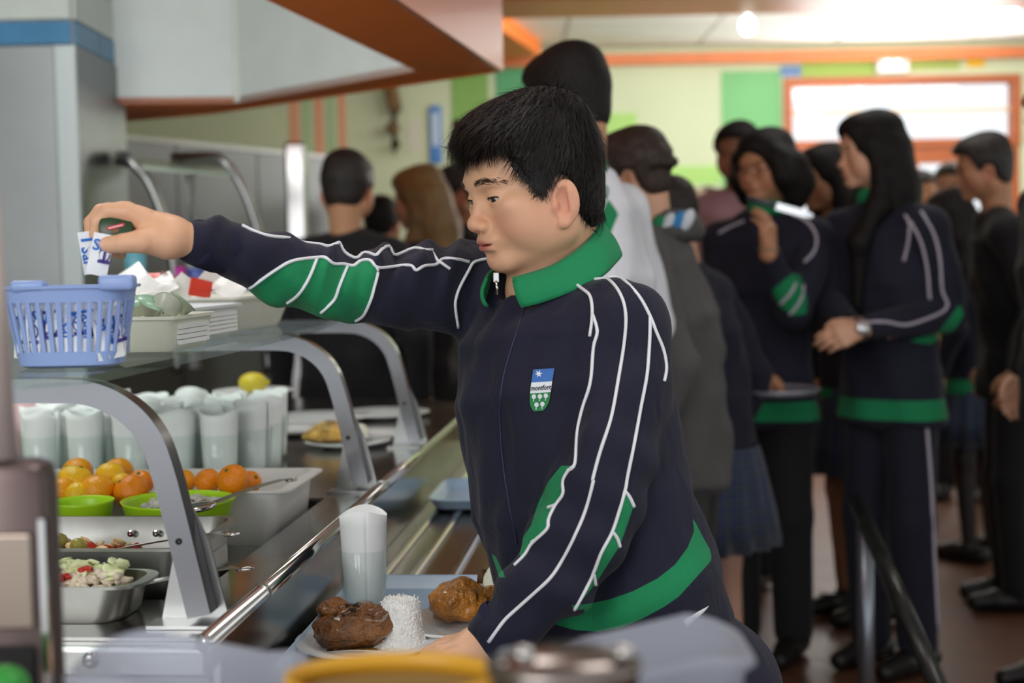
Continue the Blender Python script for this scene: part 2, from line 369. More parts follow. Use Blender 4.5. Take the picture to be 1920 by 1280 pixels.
# far gantry: two bent tubes, a glass, an upright
def bez(pts, n=14):
    pts = [np.array(p, float) for p in pts]; out = []
    m = len(pts)
    for i in range(m - 1):
        p0 = pts[max(i - 1, 0)]; p1 = pts[i]; p2 = pts[i + 1]; p3 = pts[min(i + 2, m - 1)]
        for k in range(n):
            t = k / n
            out.append(.5 * ((2 * p1) + (-p0 + p2) * t + (2 * p0 - 5 * p1 + 4 * p2 - p3) * t * t + (-p0 + 3 * p1 - 3 * p2 + p3) * t ** 3))
    out.append(pts[-1]); return out
fg = empty('far_sneeze_guard', at(360, 640, 4.3), 'curved steel and glass guard on the far side of the counter', 'guard')
sq = lambda a, b: [(-a, -b), (a, -b), (a, b), (-a, b)]
for off in (0, 170):
    dd = 4.42 + off * .0022
    pts = [at(222 + off * .6, 298, dd + .1), at(240 + off, 300, dd), at(275 + off, 335, dd), at(302 + off, 395, dd), at(322 + off, 470, dd), at(330 + off, 560, dd), at(334 + off, 700, dd)]
    MB().sweep(bez(pts, 6), sq(.022, .012), up=(1, 0, 0)).build('bent_tube', STEEL, fg, True)
MB().tube([at(357, 328, 4.62), at(362, 470, 4.62), at(366, 690, 4.62)], .02, 10).build('upright', mat('pale_upright', srgb(214, 216, 214), .4), fg, True)
g = [at(228, 300, 4.65), at(395, 318, 4.95), at(435, 332, 4.75), at(262, 318, 4.40)]
m = MB(); m.raw([p for p in g] + [p + np.array([0, 0, .012]) for p in g], [(0, 1, 2, 3), (7, 6, 5, 4), (0, 4, 5, 1), (1, 5, 6, 2), (2, 6, 7, 3), (3, 7, 4, 0)])
m.build('glass_top', mat('far_glass', srgb(196, 212, 196), .15, var=.03), fg)
# beakers standing on the rear shelf
rs = MB().box((-1.235, 3.92, 1.18), (-.55, 4.25, 1.20), bev=.004).build('rear_shelf', STEEL, None, label='steel ledge behind the white baskets', cat='shelf')
def beaker(px0, px1, pyt, d, colr, lb):
    a = at(px0, pyt, d); b = at(px1, pyt, d); r = (b[0] - a[0]) / 2; c = (a + b) / 2; h = c[2] - 1.2005
    MB().lathe([(.001, 0), (r * .82, 0), (r, h), (r * .93, h), (r * .76, .006), (.001, .006)], (c[0], c[1], 1.2005), 20).build('plastic_beaker', mat('beaker_' + lb.split()[0], srgb(*colr), .35), None, True, label=lb, cat='cup')
beaker(232, 274, 470, 4.02, (96, 158, 176), 'turquoise plastic beaker on the ledge below the hand')
beaker(327, 348, 500, 4.05, (178, 40, 140), 'magenta plastic beaker on the ledge behind the cuff')
beaker(350, 386, 502, 4.10, (70, 88, 160), 'blue plastic beaker on the ledge beside the magenta one')

# ================================================================== SERVING COUNTER
CT = .90
cnt = empty('serving_counter', cp(2.5, -.8, 0), 'stainless serving counter with raised front edge running away from the camera', 'counter')
WU0, WU1, WV = 1.53, 2.21, -.505
def cbox(lo, hi, bev=0): return MB().box(lo, hi, CM, bev)       # (v,u,z)
top = MB()
for lo, hi in (((-1.25, 1.37, CT - .03), (-.43, WU0, CT)), ((WV, WU0, CT - .03), (-.43, WU1, CT)), ((-1.25, WU1, CT - .03), (-.43, 3.55, CT)), ((-1.25, WU0, CT - .03), (-1.12, WU1, CT))):
    top.box(lo, hi, CM)
ang = [math.pi / 2 * k / 10 for k in range(11)]
top.prism([(-.83 + .40 * math.cos(a), 3.55 + .34 * math.sin(a)) for a in ang] + [(-1.25, 3.89), (-1.25, 3.55)], CT - .03, CT, CM)
top.build('worktop', STEELT, cnt)
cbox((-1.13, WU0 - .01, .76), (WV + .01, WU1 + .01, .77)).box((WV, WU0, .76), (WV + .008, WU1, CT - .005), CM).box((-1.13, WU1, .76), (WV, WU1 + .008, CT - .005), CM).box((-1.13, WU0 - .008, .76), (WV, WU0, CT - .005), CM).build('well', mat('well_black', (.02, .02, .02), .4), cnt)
cbox((-.434, 1.37, .795), (-.424, 3.75, CT - .002)).build('apron', STEELT, cnt)
cbox((-1.25, 1.36, .02), (-.434, 1.37, CT - .03)).build('end_panel', STEELD, cnt)
cbox((-1.24, 1.38, .02), (-.46, 3.85, .755)).build('carcass', STEELD, cnt)
cbox((-1.25, 1.345, CT - .034), (-.43, 1.372, CT - .004), .004).build('edge_strip', STEEL, cnt)
er = MB().tube([cp(1.34, -.43, CT + .003), cp(3.75, -.43, CT + .003)], .010, 10).build('edge_rail', STEELP, cnt, True)
for u in (1.55, 2.3): MB().tube([cp(u - .006, -.43, CT + .003), cp(u + .006, -.43, CT + .003)], .0112, 10).build('rail_joint', STEEL, er, True)
s0 = at(170, 1237, 1.355)
sm = MB().lathe([(.001, .004), (.006, .004), (.0085, .001), (.0085, 0)], s0, 16, axis=np.array(Matrix.Rotation(R(90), 3, 'X'))).build('screw', STEELP, cnt, True)
MB().box(s0 + np.array([-.0065, -.0046, -.0008]), s0 + np.array([.0065, -.0038, .0008])).build('slot', DARK, sm)
# tray slide
SL = .80
sl = empty('tray_slide', cp(2.4, -.25, 0), 'ribbed steel tray slide along the front of the serving counter', 'tray slide')
cbox((-.423, 1.2, SL - .02), (-.14, 2.9, SL)).box((-.423, 2.9, SL - .02), (-.31, 3.7, SL), CM).build('bed', mat('slide_steel', (.30, .275, .255), .22, 1, var=.15, vscale=4), sl)
for v in (-.39, -.345, -.285, -.225, -.165):
    m = MB(); path = [cp(1.2, v, SL), cp(3.7 if v < -.32 else 2.9, v, SL)]
    m.sweep(path, [(-.009, -.001), (.009, -.001), (.007, .004), (.003, .006), (-.003, .006), (-.007, .004)]); m.build('rib', STEELP, sl)
MB().tube([cp(1.2, -.135, SL - .012), cp(2.9, -.135, SL - .012)], .014, 10).build('front_tube', STEELP, sl, True)
for u in (1.45, 2.5, 3.5): cbox((-.4, u, .0), (-.16 if u < 3 else -.32, u + .03, SL - .02), .003).build('bracket', STEELD, sl)
# ------------------------------------------------------------------ glass shelf on three bent tube supports
GZ = 1.168
gv0, gv1 = -1.05, -.525
outl = [(-1.05, 1.28), (-.62, 1.28)] + [(-.62 + .09 * math.sin(t), 1.37 - .09 * math.cos(t)) for t in np.linspace(.2, 1.57, 7)] + [(-.525, 1.75), (-.53, 2.1), (-.545, 2.4), (-.575, 2.65)] + [(-.66 + .08 * math.cos(t), 2.7 + .08 * math.sin(t)) for t in np.linspace(.1, 1.57, 6)] + [(-1.05, 2.8)]
MB().prism(outl, GZ - .009, GZ, CM).build('glass_shelf', GLASSE, None, label='clear greenish glass shelf holding the baskets above the counter', cat='shelf')
def support(u, lb):
    t = empty('shelf_support', cp(u, -.46, CT), lb, 'shelf support', 'bent tube supports of the glass shelf')
    pr = [(-1.0, 1.145), (-.75, 1.146), (-.60, 1.146), (-.555, 1.140), (-.523, 1.122), (-.502, 1.096), (-.490, 1.062), (-.480, 1.02), (-.468, .965), (-.4565, .912)]
    P = bez([cp(u, v, z) for v, z in pr], 5)
    MB().sweep(P, sq(.0125, .0125), up=UD).build('tube', mat('satin_tube', (.25, .25, .265), .24, 1, var=.05, vscale=5), t, True)
    autosmooth(t.children[0], 40)
    pl_ = [(-.505, CT + .0005), (-.432, CT + .0005), (-.452, .985), (-.468, 1.02), (-.478, 1.015), (-.49, .97)]
    m = MB(); n = len(pl_)
    V = [cp(u + .0135, v, z) for v, z in pl_] + [cp(u + .0175, v, z) for v, z in pl_]
    m.raw(V, [tuple(range(n)), tuple(range(n, 2 * n))[::-1]] + [(i, n + i, n + (i + 1) % n, (i + 1) % n) for i in range(n)])
    m.build('gusset', STEEL, t)
    cbox((-.51, u - .02, CT + .0005), (-.436, u + .0133, CT + .004)).build('foot', STEEL, t)
    MB().lathe([(.001, .001), (.0035, .001), (.0035, -.002)], cp(u - .0128, -.475, .99), 10, axis=np.array(Matrix.Rotation(R(90), 3, 'X'))).build('screw_hole', DARK, t)
support(1.42, 'bent square steel tube holding the glass shelf nearest the blue basket')
support(2.27, 'second bent steel tube support below the green elbow patch')
support(2.82, 'third pale steel tube support farthest along the counter')
# ================================================================== THINGS ON THE COUNTER
ORD = ['first', 'second', 'third', 'fourth', 'fifth', 'sixth', 'seventh', 'eighth', 'ninth', 'tenth', 'eleventh', 'twelfth']
def rrect(x0, x1, y0, y1, r, n=5):
    out = []
    for cx, cy, a0 in ((x1 - r, y1 - r, 0), (x0 + r, y1 - r, 90), (x0 + r, y0 + r, 180), (x1 - r, y0 + r, 270)):
        for k in range(n + 1):
            a = R(a0 + 90 * k / n); out.append((cx + r * math.cos(a), cy + r * math.sin(a)))
    return out
def loft(rings, M=None, cap0=True, cap1=False, closed=True):
    """rings: list of lists of 3-D points of the same length"""
    k = len(rings[0]); V = [p for rg in rings for p in rg]; Fs = []
    for i in range(len(rings) - 1):
        for q in range(k if closed else k - 1):
            r = (q + 1) % k; Fs.append((i * k + q, i * k + r, (i + 1) * k + r, (i + 1) * k + q))
    if cap0: Fs.append(tuple(range(k))[::-1])
    if cap1: Fs.append(tuple((len(rings) - 1) * k + q for q in range(k)))
    if M is not None: V = [tuple(M @ Vector(v)) for v in V]
    return MB().raw(V, Fs)
def ringz(poly, z, c=None, s=1.0, off=0.0):
    c = c if c is not None else np.mean(np.array(poly), 0)
    out = []
    for p in poly:
        d = np.array(p) - c; L = np.linalg.norm(d); q = c + d * s + (d / (L + 1e-9)) * off; out.append((q[0], q[1], z))
    return out
def tub(x0, x1, y0, y1, z0, z1, r, lip, th=.0025, flare=.92, rim=.003):
    """open tub with a turned-out lip, outside then inside"""
    P = rrect(x0, x1, y0, y1, r); c = np.mean(np.array(P), 0)
    rs = [ringz(P, z0, c, flare, -.006), ringz(P, z0 + .006, c, flare), ringz(P, z1 - rim, c, 1), ringz(P, z1 - rim, c, 1, lip), ringz(P, z1, c, 1, lip), ringz(P, z1, c, 1, -th * .3), ringz(P, z0 + .008, c, flare, -th), ringz(P, z0 + .005, c, flare, -th - .006)]
    return loft(rs, CM, True, True)
# --- steel pans in and before the well
def pan(name, lb, v0, v1, u0, u1, z0, z1, handles=None):
    t = empty(name, cp((u0 + u1) / 2, (v0 + v1) / 2, z0), lb, 'pan')
    tub(v0, v1, u0, u1, z0, z1, .03, .012, flare=.965).build('basin', mat('pan_steel', (.30, .30, .28), .3, 1, var=.35, vscale=7), t); autosmooth(t.children[0], 40)
    return t
p1 = pan('deep_steel_pan', 'deep steel pan with tomato salad behind the first bent tube', -1.03, -.515, 1.545, 1.745, .865, .955)
for v in (-.648, -.615):     # rivets inside the back wall
    MB().lathe([(.001, .003), (.003, .003), (.0045, .0005), (.0045, -.001)], cp(1.7355, v, .935), 10, axis=np.array(Matrix.Rotation(R(90), 3, 'X'))).build('rivet', STEELP, p1)
hp = [(v_ + .072, z_) for v_, z_ in [(-.80, .012), (-.80, .0), (-.80, -.022), (-.79, -.033), (-.775, -.036), (-.70, -.036), (-.685, -.033), (-.675, -.022), (-.675, 0), (-.675, .012)]]
MB().tube([cp(1.530, v, .93 + z) for v, z in hp], .0028, 8).build('bail_handle', STEELP, p1, True)
MB().box((-.535, 1.58, .888), (-.5135, 1.71, .93), CM, .006).build('end_boss', STEEL, p1)
p2 = pan('shallow_steel_pan', 'shallow steel pan of pale mixed salad nearest the camera on the counter', -1.0, -.535, 1.42, 1.505, .9005, .94)
# --- food heaps (uncountable) in the pans
def heap(name, lb, pts, m, cat, sz=(.006, .016), flat=.5):
    V = []; Fs = []
    for p in pts:
        s = RNG.uniform(*sz); A = np.array(Matrix.Rotation(RNG.uniform(0, 6.28), 3, 'Z') @ Matrix.Rotation(RNG.uniform(-1, 1), 3, 'X'))
        b = MB().ball((0, 0, 0), (s, s * RNG.uniform(.4, 1), s * flat * RNG.uniform(.5, 1)), 7, 5)
        q = np.array(b.V) * (1 + RNG.uniform(-.18, .18, (len(b.V), 1))); q = q @ A.T + np.array(p); n = len(V)
        V += q.tolist(); Fs += [tuple(i + n for i in f) for f in b.F]
    return props(mesh_obj(name, V, Fs, m, None, True), lb, cat, None, 'stuff')
def pil(n, v0, v1, u0, u1, z0, h):
    out = []
    for _ in range(n):
        a, b = RNG.uniform(0, 1), RNG.uniform(0, 1)
        z = z0 + h * (.35 + .65 * math.sin(math.pi * min(max(b, .05), .95))) * RNG.uniform(.6, 1); out.append(cp(u0 + (u1 - u0) * b, v0 + (v1 - v0) * a, z))
    return out
heap('salad', 'creamy tuna and rice salad filling the shallow steel pan', pil(1100, -.97, -.558, 1.435, 1.49, .912, .036), mat('tuna', srgb(222, 206, 184), .5, var=.22, vscale=40), 'salad', (.004, .010))
heap('lettuce_shreds', 'pale green lettuce shreds scattered over the creamy salad', pil(55, -.66, -.565, 1.46, 1.49, .936, .020), mat('lettuce', srgb(216, 222, 172), .45, var=.2, vscale=30), 'lettuce', (.008, .016), .25)
heap('pepper_bits', 'red pepper bits in the shallow pan', pil(30, -.70, -.59, 1.44, 1.49, .938, .014), mat('pepper', srgb(186, 42, 26), .35, var=.1), 'pepper', (.004, .009))
heap('tomato_salad', 'chopped red tomato in the deep steel pan', pil(110, -1.0, -.63, 1.57, 1.70, .905, .034), mat('tomato', srgb(190, 50, 26), .3, var=.25, vscale=30), 'salad', (.008, .018), .7)
heap('onion_shreds', 'pale shreds over the tomato in the deep pan', pil(36, -.72, -.63, 1.58, 1.69, .925, .018), mat('shred', srgb(222, 190, 140), .5, var=.2), 'salad', (.004, .012), .4)
for i, (v, u) in enumerate(((-.665, 1.61), (-.70, 1.64))):
    MB().ball(cp(u, v, .944), (.010, .010, .013), 14, 10, Matrix.Rotation(1.1, 3, 'X')).build('olive', mat('olive', srgb(150, 140, 60), .3), None, True, label=('green olive lying on the tomato salad', 'second green olive farther into the tomato salad')[i], cat='olive')
# --- serving spoons
def spoon(name, lb, a, b, bowl, tip=True):
    t = empty(name, a, lb, 'spoon')
    a, b = np.array(a), np.array(b)
    mid = (a + b) / 2 + np.array([0, 0, .004]); dr = (b - a) / np.linalg.norm(b - a)
    P = bez([a, mid, b - dr * .012 + np.array([0, 0, .004]), b], 6)
    MB().sweep(P, [(-.0045, -.001), (.0045, -.001), (.0045, .001), (-.0045, .001)]).build('handle', STEELP, t)
    sd = np.cross(dr, (0, 0, 1)); sd /= np.linalg.norm(sd); upv = np.cross(sd, dr)
    A = np.stack([dr, sd, upv], 1)
    MB().ball(a - dr * bowl * .8, (bowl, bowl * .62, .006), 16, 8, A).build('bowl', STEELP, t, True)
    if tip: MB().tube([b + dr * .008 + sd * .006 * math.cos(k) + dr * .010 * math.sin(k) for k in np.linspace(0, 6.28, 13)[:-1]], .0016, 6, closed=True).build('hook', STEELP, t, True)
    return t
spoon('serving_spoon', 'long steel serving spoon resting in the shallow salad pan', at(222, 1104, 1.50), at(448, 1068, 1.60), .018)
spoon('serving_spoon', 'steel serving spoon lying across the end of the deep pan', cp(1.63, -.66, .93), at(425, 1003, 1.63), .03)
spoon('serving_spoon', 'steel serving spoon lying over the green bowl by the oranges', at(395, 944, 1.84), at(540, 901, 1.99), .028)
# --- green bowls
LIME = mat('lime_plastic', srgb(170, 214, 34), .3, sss=.0, var=.02)
def bowl(lb, cx, u, r, z0, z1):
    c = cp(u, cx, z0); h = z1 - z0
    return MB().lathe([(.001, 0), (r * .62, 0), (r * .68, .003), (r * .97, h * .95), (r, h), (r * .965, h), (r * .93, h * .93), (r * .64, .008), (.001, .006)], c, 40).build('lime_bowl', LIME, None, True, label=lb, cat='bowl')
ubowl = 1.868
bowl('wide lime green plastic bowl of pale mash in front of the oranges', vat(305, ubowl), ubowl, .077, .80 + .08, .957)
bowl('smaller lime green bowl beside the steel block at the left', vat(112, 1.86), 1.86, .043, .80 + .08, .957)
MB().box((-1.1, 1.80, .771), (-.52, 1.94, .8797), CM, .004).build('steel_riser', STEELD, None, label='low steel riser in the well under the lime bowls', cat='riser')
heap('mash', 'grey and white mash in the wide lime green bowl', [cp(ubowl + RNG.uniform(-.045, .045), vat(310, ubowl) + RNG.uniform(-.045, .045), .925 + RNG.uniform(0, .028)) for _ in range(150)], mat('mash', srgb(196, 190, 184), .7, var=.25, vscale=50), 'mash', (.006, .014))
# --- tub of oranges
ub0, ub1 = 1.965, 2.18
TUBW = mat('tub_white', srgb(226, 222, 220), .35, var=.03)
t = empty('white_tub', cp(2.06, -.75, .771), 'white plastic tub heaped with oranges', 'tub')
tub(-1.10, -.515, ub0, ub1, .771, .952, .02, .018, .003, .94).build('shell', TUBW, t); autosmooth(t.children[0], 40)
MB().box((-1.05, ub0 + .03, .785), (-.55, ub1 - .03, .905), CM, .01).build('liner', mat('tub_liner', srgb(206, 202, 198), .5), t)
def orange_fruit(px, py, u, d, colr, lb, squash=.95):
    c = at(px, py, u); r = d / 2 * u / F
    t = empty('orange', c - np.array([0, 0, r * squash]), lb, 'orange', 'oranges heaped in the white tub')
    A = Matrix.Rotation(RNG.uniform(-.9, .9), 3, 'X') @ Matrix.Rotation(RNG.uniform(-.9, .9), 3, 'Y')
    prof = [(r * math.sin(a) * 1 + 1e-4, -squash * r * math.cos(a) + (.10 * r * math.exp(-((a) / .25) ** 2)) - (.10 * r * math.exp(-((math.pi - a) / .25) ** 2))) for a in np.linspace(0, math.pi, 15)]
    MB().lathe(prof, c, 22, axis=np.array(A)).build('peel', mat('peel_%d_%d_%d' % colr, srgb(*colr), .30, var=.14, vscale=24, bump=.25, bscale=260), t, True)
    MB().lathe([(.0001, .0015), (.0025, .0012), (.0035, -.001)], c + np.array(A @ Vector((0, 0, squash * r * .92))), 8, axis=np.array(A)).build('stem_end', mat('stem_end', srgb(84, 96, 40), .7), t, True)
DO, OR, YE = (238, 134, 8), (242, 156, 14), (240, 184, 22)
fruit = [(145, 888, 2.12, 62, OR, 'orange at the back left of the tub, partly behind the yellowish one'), (140, 905, 2.02, 72, YE, 'yellowish orange with a green stem end near the left of the heap'), (116, 921, 1.99, 54, OR, 'orange low at the left edge of the heap beside the steel block'),
 (222, 886, 2.11, 58, OR, 'orange topmost at the middle of the heap with its stem end showing'), (206, 893, 2.05, 56, YE, 'bright yellow orange just below the topmost fruit'), (182, 920, 1.995, 64, OR, 'orange in the front row, left of the biggest front fruit'), (146, 928, 1.985, 52, YE, 'small yellowish orange at the front under the green stem end'),
 (246, 922, 1.995, 68, DO, 'deep orange fruit at the front just left of the bent tube'), (228, 908, 2.03, 44, YE, 'small yellowish orange tucked between the front row and the top'), (264, 905, 2.06, 50, DO, 'deep orange fruit behind the tube and above the front row'), (322, 910, 2.03, 56, DO, 'deep orange fruit half hidden just right of the bent tube'),
 (345, 903, 2.05, 46, OR, 'orange second to the right of the bent tube'), (390, 902, 2.03, 50, DO, 'reddish orange with a dark navel facing forward'), (437, 900, 1.995, 62, DO, 'largest smooth orange near the right end of the tub'), (470, 903, 2.05, 42, DO, 'last orange at the right end behind the largest smooth one'), (100, 920, 2.04, 40, DO, 'orange hidden mostly behind the steel block at the far left')]
for a in fruit: orange_fruit(*a)
# --- tumblers with napkins
def tumbler(c, r, h, lb, grp=None):
    return MB().lathe([(.001, 0), (r * .78, 0), (r * .82, .003), (r, h), (r * .975, h + .0008), (r * .95, h), (r * .78, .008), (.001, .007)], c, 24).build('tumbler', GLASS, None, True, label=lb, cat='glass', group=grp)
NAPV = {}
def napkin(c, r, h, lb, seed, grp=None, twist=0.0):
    rg = np.random.default_rng(seed); n = 40; P = []; zs = np.linspace(.009, h, 7)
    a0 = rg.uniform(0, 6.28)
    V = []; Fs = []
    turns = 1.75; N = 60
    for i in range(N):
        s = i / (N - 1); a = a0 + s * turns * 2 * math.pi
        for j, z in enumerate(zs):
            f = z / h
            rr = (r * .78 + r * .17 * f) * (1 - .22 * s) * (1 + .05 * math.sin(2 * a + seed))
            zz = z if j < len(zs) - 1 else z - .010 * (abs(math.sin(a * 1.0 + seed)) ** 2) - .004 * s
            V.append((c[0] + rr * math.cos(a), c[1] + rr * math.sin(a), c[2] + zz))
    m = len(zs)
    for i in range(N - 1):
        for j in range(m - 1): Fs.append((i * m + j, (i + 1) * m + j, (i + 1) * m + j + 1, i * m + j + 1))
    o = mesh_obj('napkin', V, Fs, PAPER, None, True)
    o.modifiers.new('thick', 'SOLIDIFY').thickness = .0008
    return props(o, lb, 'napkin', grp)
rows = [(2.33, 885 - 0), (2.415, 0), (2.50, 0), (2.585, 0), (2.67, 0)]
rn = ['front row', 'second row', 'third row', 'fourth row', 'back row']
for ri, (u, _) in enumerate(rows):
    vv = vat((392, 452, 478, 484, 490)[ri], u)
    for k in range(6 - (ri == 0)):
        v = vv - k * .077 + RNG.uniform(-.003, .003)
        c = cp(u + RNG.uniform(-.003, .003), v, CT + .0005)
        where = ('rightmost' if k == 0 else ORD[k] + ' from the right') + ' in the ' + rn[ri]
        tumbler(c, .0365, .088, 'clear tumbler behind the oranges, ' + where, 'tumblers massed behind the oranges')
        napkin(c, .0365, .134 + RNG.uniform(-.006, .006), 'rolled napkin in the tumbler ' + where, ri * 10 + k, 'rolled napkins in the massed tumblers')
# --- plates of food farther along the counter
def plate(lb, c, r, grp=None, deep=.012, m=None):
    return MB().lathe([(.001, 0), (r * .55, 0), (r * .6, .003), (r, deep), (r * .995, deep + .003), (r * .62, .007), (.001, .005)], c, 36).build('plate', m or CERAM, None, True, label=lb, cat='plate', group=grp)
def lumpy(name, lb, c, r, Rm, m, cat, amp=.18, sc=(1, 1, 1), seed=0, parent=None, n=40):
    rg = np.random.default_rng(seed); b = MB().ball((0, 0, 0), (1, 1, 1), n, n // 2); V = np.array(b.V)
    K = rg.normal(0, 2.4, (9, 3)); ph = rg.uniform(0, 6.28, 9); K2 = rg.normal(0, 7, (9, 3)); ph2 = rg.uniform(0, 6.28, 9)
    dsp = np.sin(V @ K.T + ph).mean(1) * amp * 1.6 + np.sin(V @ K2.T + ph2).mean(1) * amp * .7
    V = V * (1 + dsp[:, None]) * np.array(r); V = V @ np.array(Rm).T + np.array(c)
    return mesh_obj(name, V, b.F, m, parent, True)
def chickmat(n, c1, c2, rough=.18):
    m = mat(n, srgb(*c1), rough, var=.55, vscale=34, bump=1, bscale=110, coat=.4); return m
RZ = lambda a: Matrix.Rotation(a, 3, 'Z')
def grillpiece(lb, c, r, ang, mt, seed, bone=True):
    t = empty('roast_chicken', c, lb, 'chicken')
    c = np.array(c)
    lumpy('meat', None, c + np.array([0, 0, r[2] * .92]), r, RZ(ang), mt, None, .26, seed=seed, parent=t)
    d = np.array([math.cos(ang), math.sin(ang), 0])
    if bone: lumpy('drumstick', None, c + d * r[0] * .8 + np.array([0, 0, r[2] * 1.2]), (r[0] * .5, r[1] * .42, r[2] * .5), RZ(ang + .3) @ Matrix.Rotation(-.5, 3, 'Y'), mt, None, .12, seed=seed + 1, parent=t)
    return t
plate('white plate of roast chicken standing beyond the second bent tube', at(652, 818, 2.88) * np.array([1, 1, 0]) + np.array([0, 0, CT + .0005]), .088)
PC = chickmat('chicken_pale', (206, 160, 74), None, .3)
c0 = at(640, 815, 2.88); c0[2] = CT + .009
grillpiece('golden chicken piece on the plate beyond the second bent tube', c0 + np.array([-.02, 0, 0]), (.05, .035, .022), .2, PC, 5, False)
MB().ball(c0 + np.array([.035, .01, .018]), (.022, .02, .019), 14, 10).build('potato', mat('potato', srgb(232, 226, 208), .6, var=.06), None, True, label='white boiled potato beside the golden chicken piece', cat='potato')
for i, (px, py, u, r, z, lb) in enumerate(((545, 785, 3.12, .10, .0, 'empty white plate lying behind the napkin tumblers'), (600, 762, 3.35, .12, .0, 'wide white plate in the back row on the counter'), (720, 760, 3.42, .11, .0, 'white plate at the back right by the third bent tube'), (700, 800, 3.0, .085, .0, 'plate beside the roast chicken plate, partly behind the second tube'))):
    c = at(px, py, u); c[2] = CT + .0005; plate(lb, c, r)
lp = at(475, 742, 3.0); 
MB().lathe([(.001, 0), (.05, 0), (.045, .02), (.02, .03), (.018, lp[2] - CT - .012), (.05, lp[2] - CT - .003), (.001, lp[2] - CT - .002)], (lp[0], lp[1], CT + .0005), 20).build('cake_stand', CERAM, None, True, label='white pedestal holding the lemon plate behind the tumblers', cat='stand')
plate('raised white plate carrying a lemon behind the tumblers', (lp[0], lp[1], lp[2] - .0015), .085)
le = empty('lemon', lp + np.array([0, 0, .006]), 'halved yellow lemon on the raised plate behind the tumblers', 'lemon')
MB().ball(lp + np.array([0, 0, .028]), (.031, .026, .022), 18, 12).build('peel', mat('lemon_peel', srgb(218, 200, 60), .4, var=.08, bump=.2, bscale=200), le, True)
MB().ball(lp + np.array([.030, -.0, .028]), (.006, .005, .005), 10, 8).build('tip', mat('lemon_peel', None), le, True)
lumpy('pink_sleeve', None, at(50, 752, 2.75), (.055, .06, .06), RZ(.2), mat('pink_sleeve', srgb(200, 168, 172), .9, bump=.2), None, .14, seed=11)  # loose lump standing in for a pink-sleeved arm
pk = bpy.data.objects['pink_sleeve']; props(pk, 'lump standing in for a pale pink sleeve at the left behind the tumblers', 'cloth')
pk.location.z = CT + .0005
# --- trays on the slide
TRAYB = mat('tray_blue', srgb(150, 176, 200), .28, var=.03)
def tray(lb, v0, v1, u0, u1, z):
    P = rrect(v0, v1, u0, u1, .035); c = np.mean(np.array(P), 0)
    rs = [ringz(P, z, c, 1, -.022), ringz(P, z + .004, c, 1, -.014), ringz(P, z + .019, c, 1, -.004), ringz(P, z + .020, c, 1, 0), ringz(P, z + .022, c, 1, -.001), ringz(P, z + .021, c, 1, -.005), ringz(P, z + .006, c, 1, -.017), ringz(P, z + .0035, c, 1, -.026)]
    o = loft(rs, CM, True, True).build('tray', TRAYB, None, label=lb, cat='tray'); return autosmooth(o, 50)
RT = SL + .0065
tray('pale blue plastic tray waiting farther along the slide', -.405, -.19, 2.61, 2.88, RT)
tray('pale blue plastic tray under the two plates of chicken', -.412, -.142, 1.50, 1.98, RT)
# --- the boy's lunch
TZ = RT + .0042
gc = onz(684, 1153, TZ); gc = np.array([gc[0], gc[1], TZ])
tumbler(gc, .0335, .088, 'clear tumbler standing on the blue tray by the grilled chicken')
napkin(gc, .0335, .143, 'rolled white napkin in the tumbler on the blue tray', 77)
pc = onz(690, 1200, TZ + .012); pc[2] = TZ + .0004
plate('white plate with dark grilled chicken and rice nearest the camera', pc, .087)
k1 = chickmat('chicken_dark', (120, 74, 30), None, .22)
kc = onz(668, 1203, TZ + .012); kc[2] = TZ + .008
gp = grillpiece('dark grilled chicken piece with charred herbs on the near plate', kc, (.052, .038, .024), .05, k1, 21, False)
lumpy('meat_fold', None, kc + np.array([-.026, .012, .042]), (.020, .016, .013), RZ(.5), k1, None, .2, seed=31, parent=gp)
lumpy('meat_fold', None, kc + np.array([.012, .006, .038]), (.022, .018, .012), RZ(1.5), k1, None, .2, seed=33, parent=gp)
hv = []
fk = MB()
for i in range(60):
    a = RNG.uniform(0, 6.28); rr = RNG.uniform(0, .9)
    x, y = rr * math.cos(a), rr * math.sin(a)
    p = kc + np.array([x * .046, y * .032, .024 + .0245 * math.sqrt(max(0, 1 - rr * rr))]); fk.ball(p, RNG.uniform(.0008, .0022), 6, 4)
props(fk.build('char_flecks', mat('char', srgb(30, 22, 12), .6), gp, True), kind='stuff')
rc = onz(752, 1198, TZ + .012); rc[2] = TZ + .006
rr_ = empty('rice_mound', rc, 'white moulded mound of rice on the near plate', 'rice')
o = MB().lathe([(.001, .055), (.018, .0545), (.0225, .051), (.024, .03), (.027, .012), (.034, .002), (.036, 0)], rc, 40, wob=lambda a, z: .0012 * math.sin(5 * a + z * 400) + .0008 * math.sin(13 * a - z * 700)).build('rice', mat('rice', srgb(248, 247, 244), .6, bump=.6, bscale=260), rr_, True)
gm = MB()
for i in range(420):
    a = RNG.uniform(0, 6.28); z = RNG.uniform(.0, .055); r0 = np.interp(z, [0, .002, .012, .03, .051, .055], [.036, .034, .027, .024, .0225, .015]) if z < .0545 else RNG.uniform(0, .02)
    if i % 3 == 0: z = .055; r0 = RNG.uniform(0, .021)
    A = np.array(Matrix.Rotation(RNG.uniform(0, 6), 3, 'Z') @ Matrix.Rotation(RNG.uniform(0, 3), 3, 'X'))
    gm.ball(rc + np.array([r0 * math.cos(a), r0 * math.sin(a), z]), (.0009, .0009, .0026), 5, 4, A)
props(gm.build('grains', mat('rice_grain', srgb(250, 249, 246), .5), rr_, True), kind='stuff')
pc2 = onz(868, 1166, TZ + .016); pc2[2] = TZ + .0004
plate('white rimmed plate with golden roast chicken behind the near plate', pc2, .078, deep=.016)
k2 = chickmat('chicken_gold', (176, 112, 34), None, .14)
kc2 = onz(862, 1160, TZ + .012); kc2[2] = TZ + .009
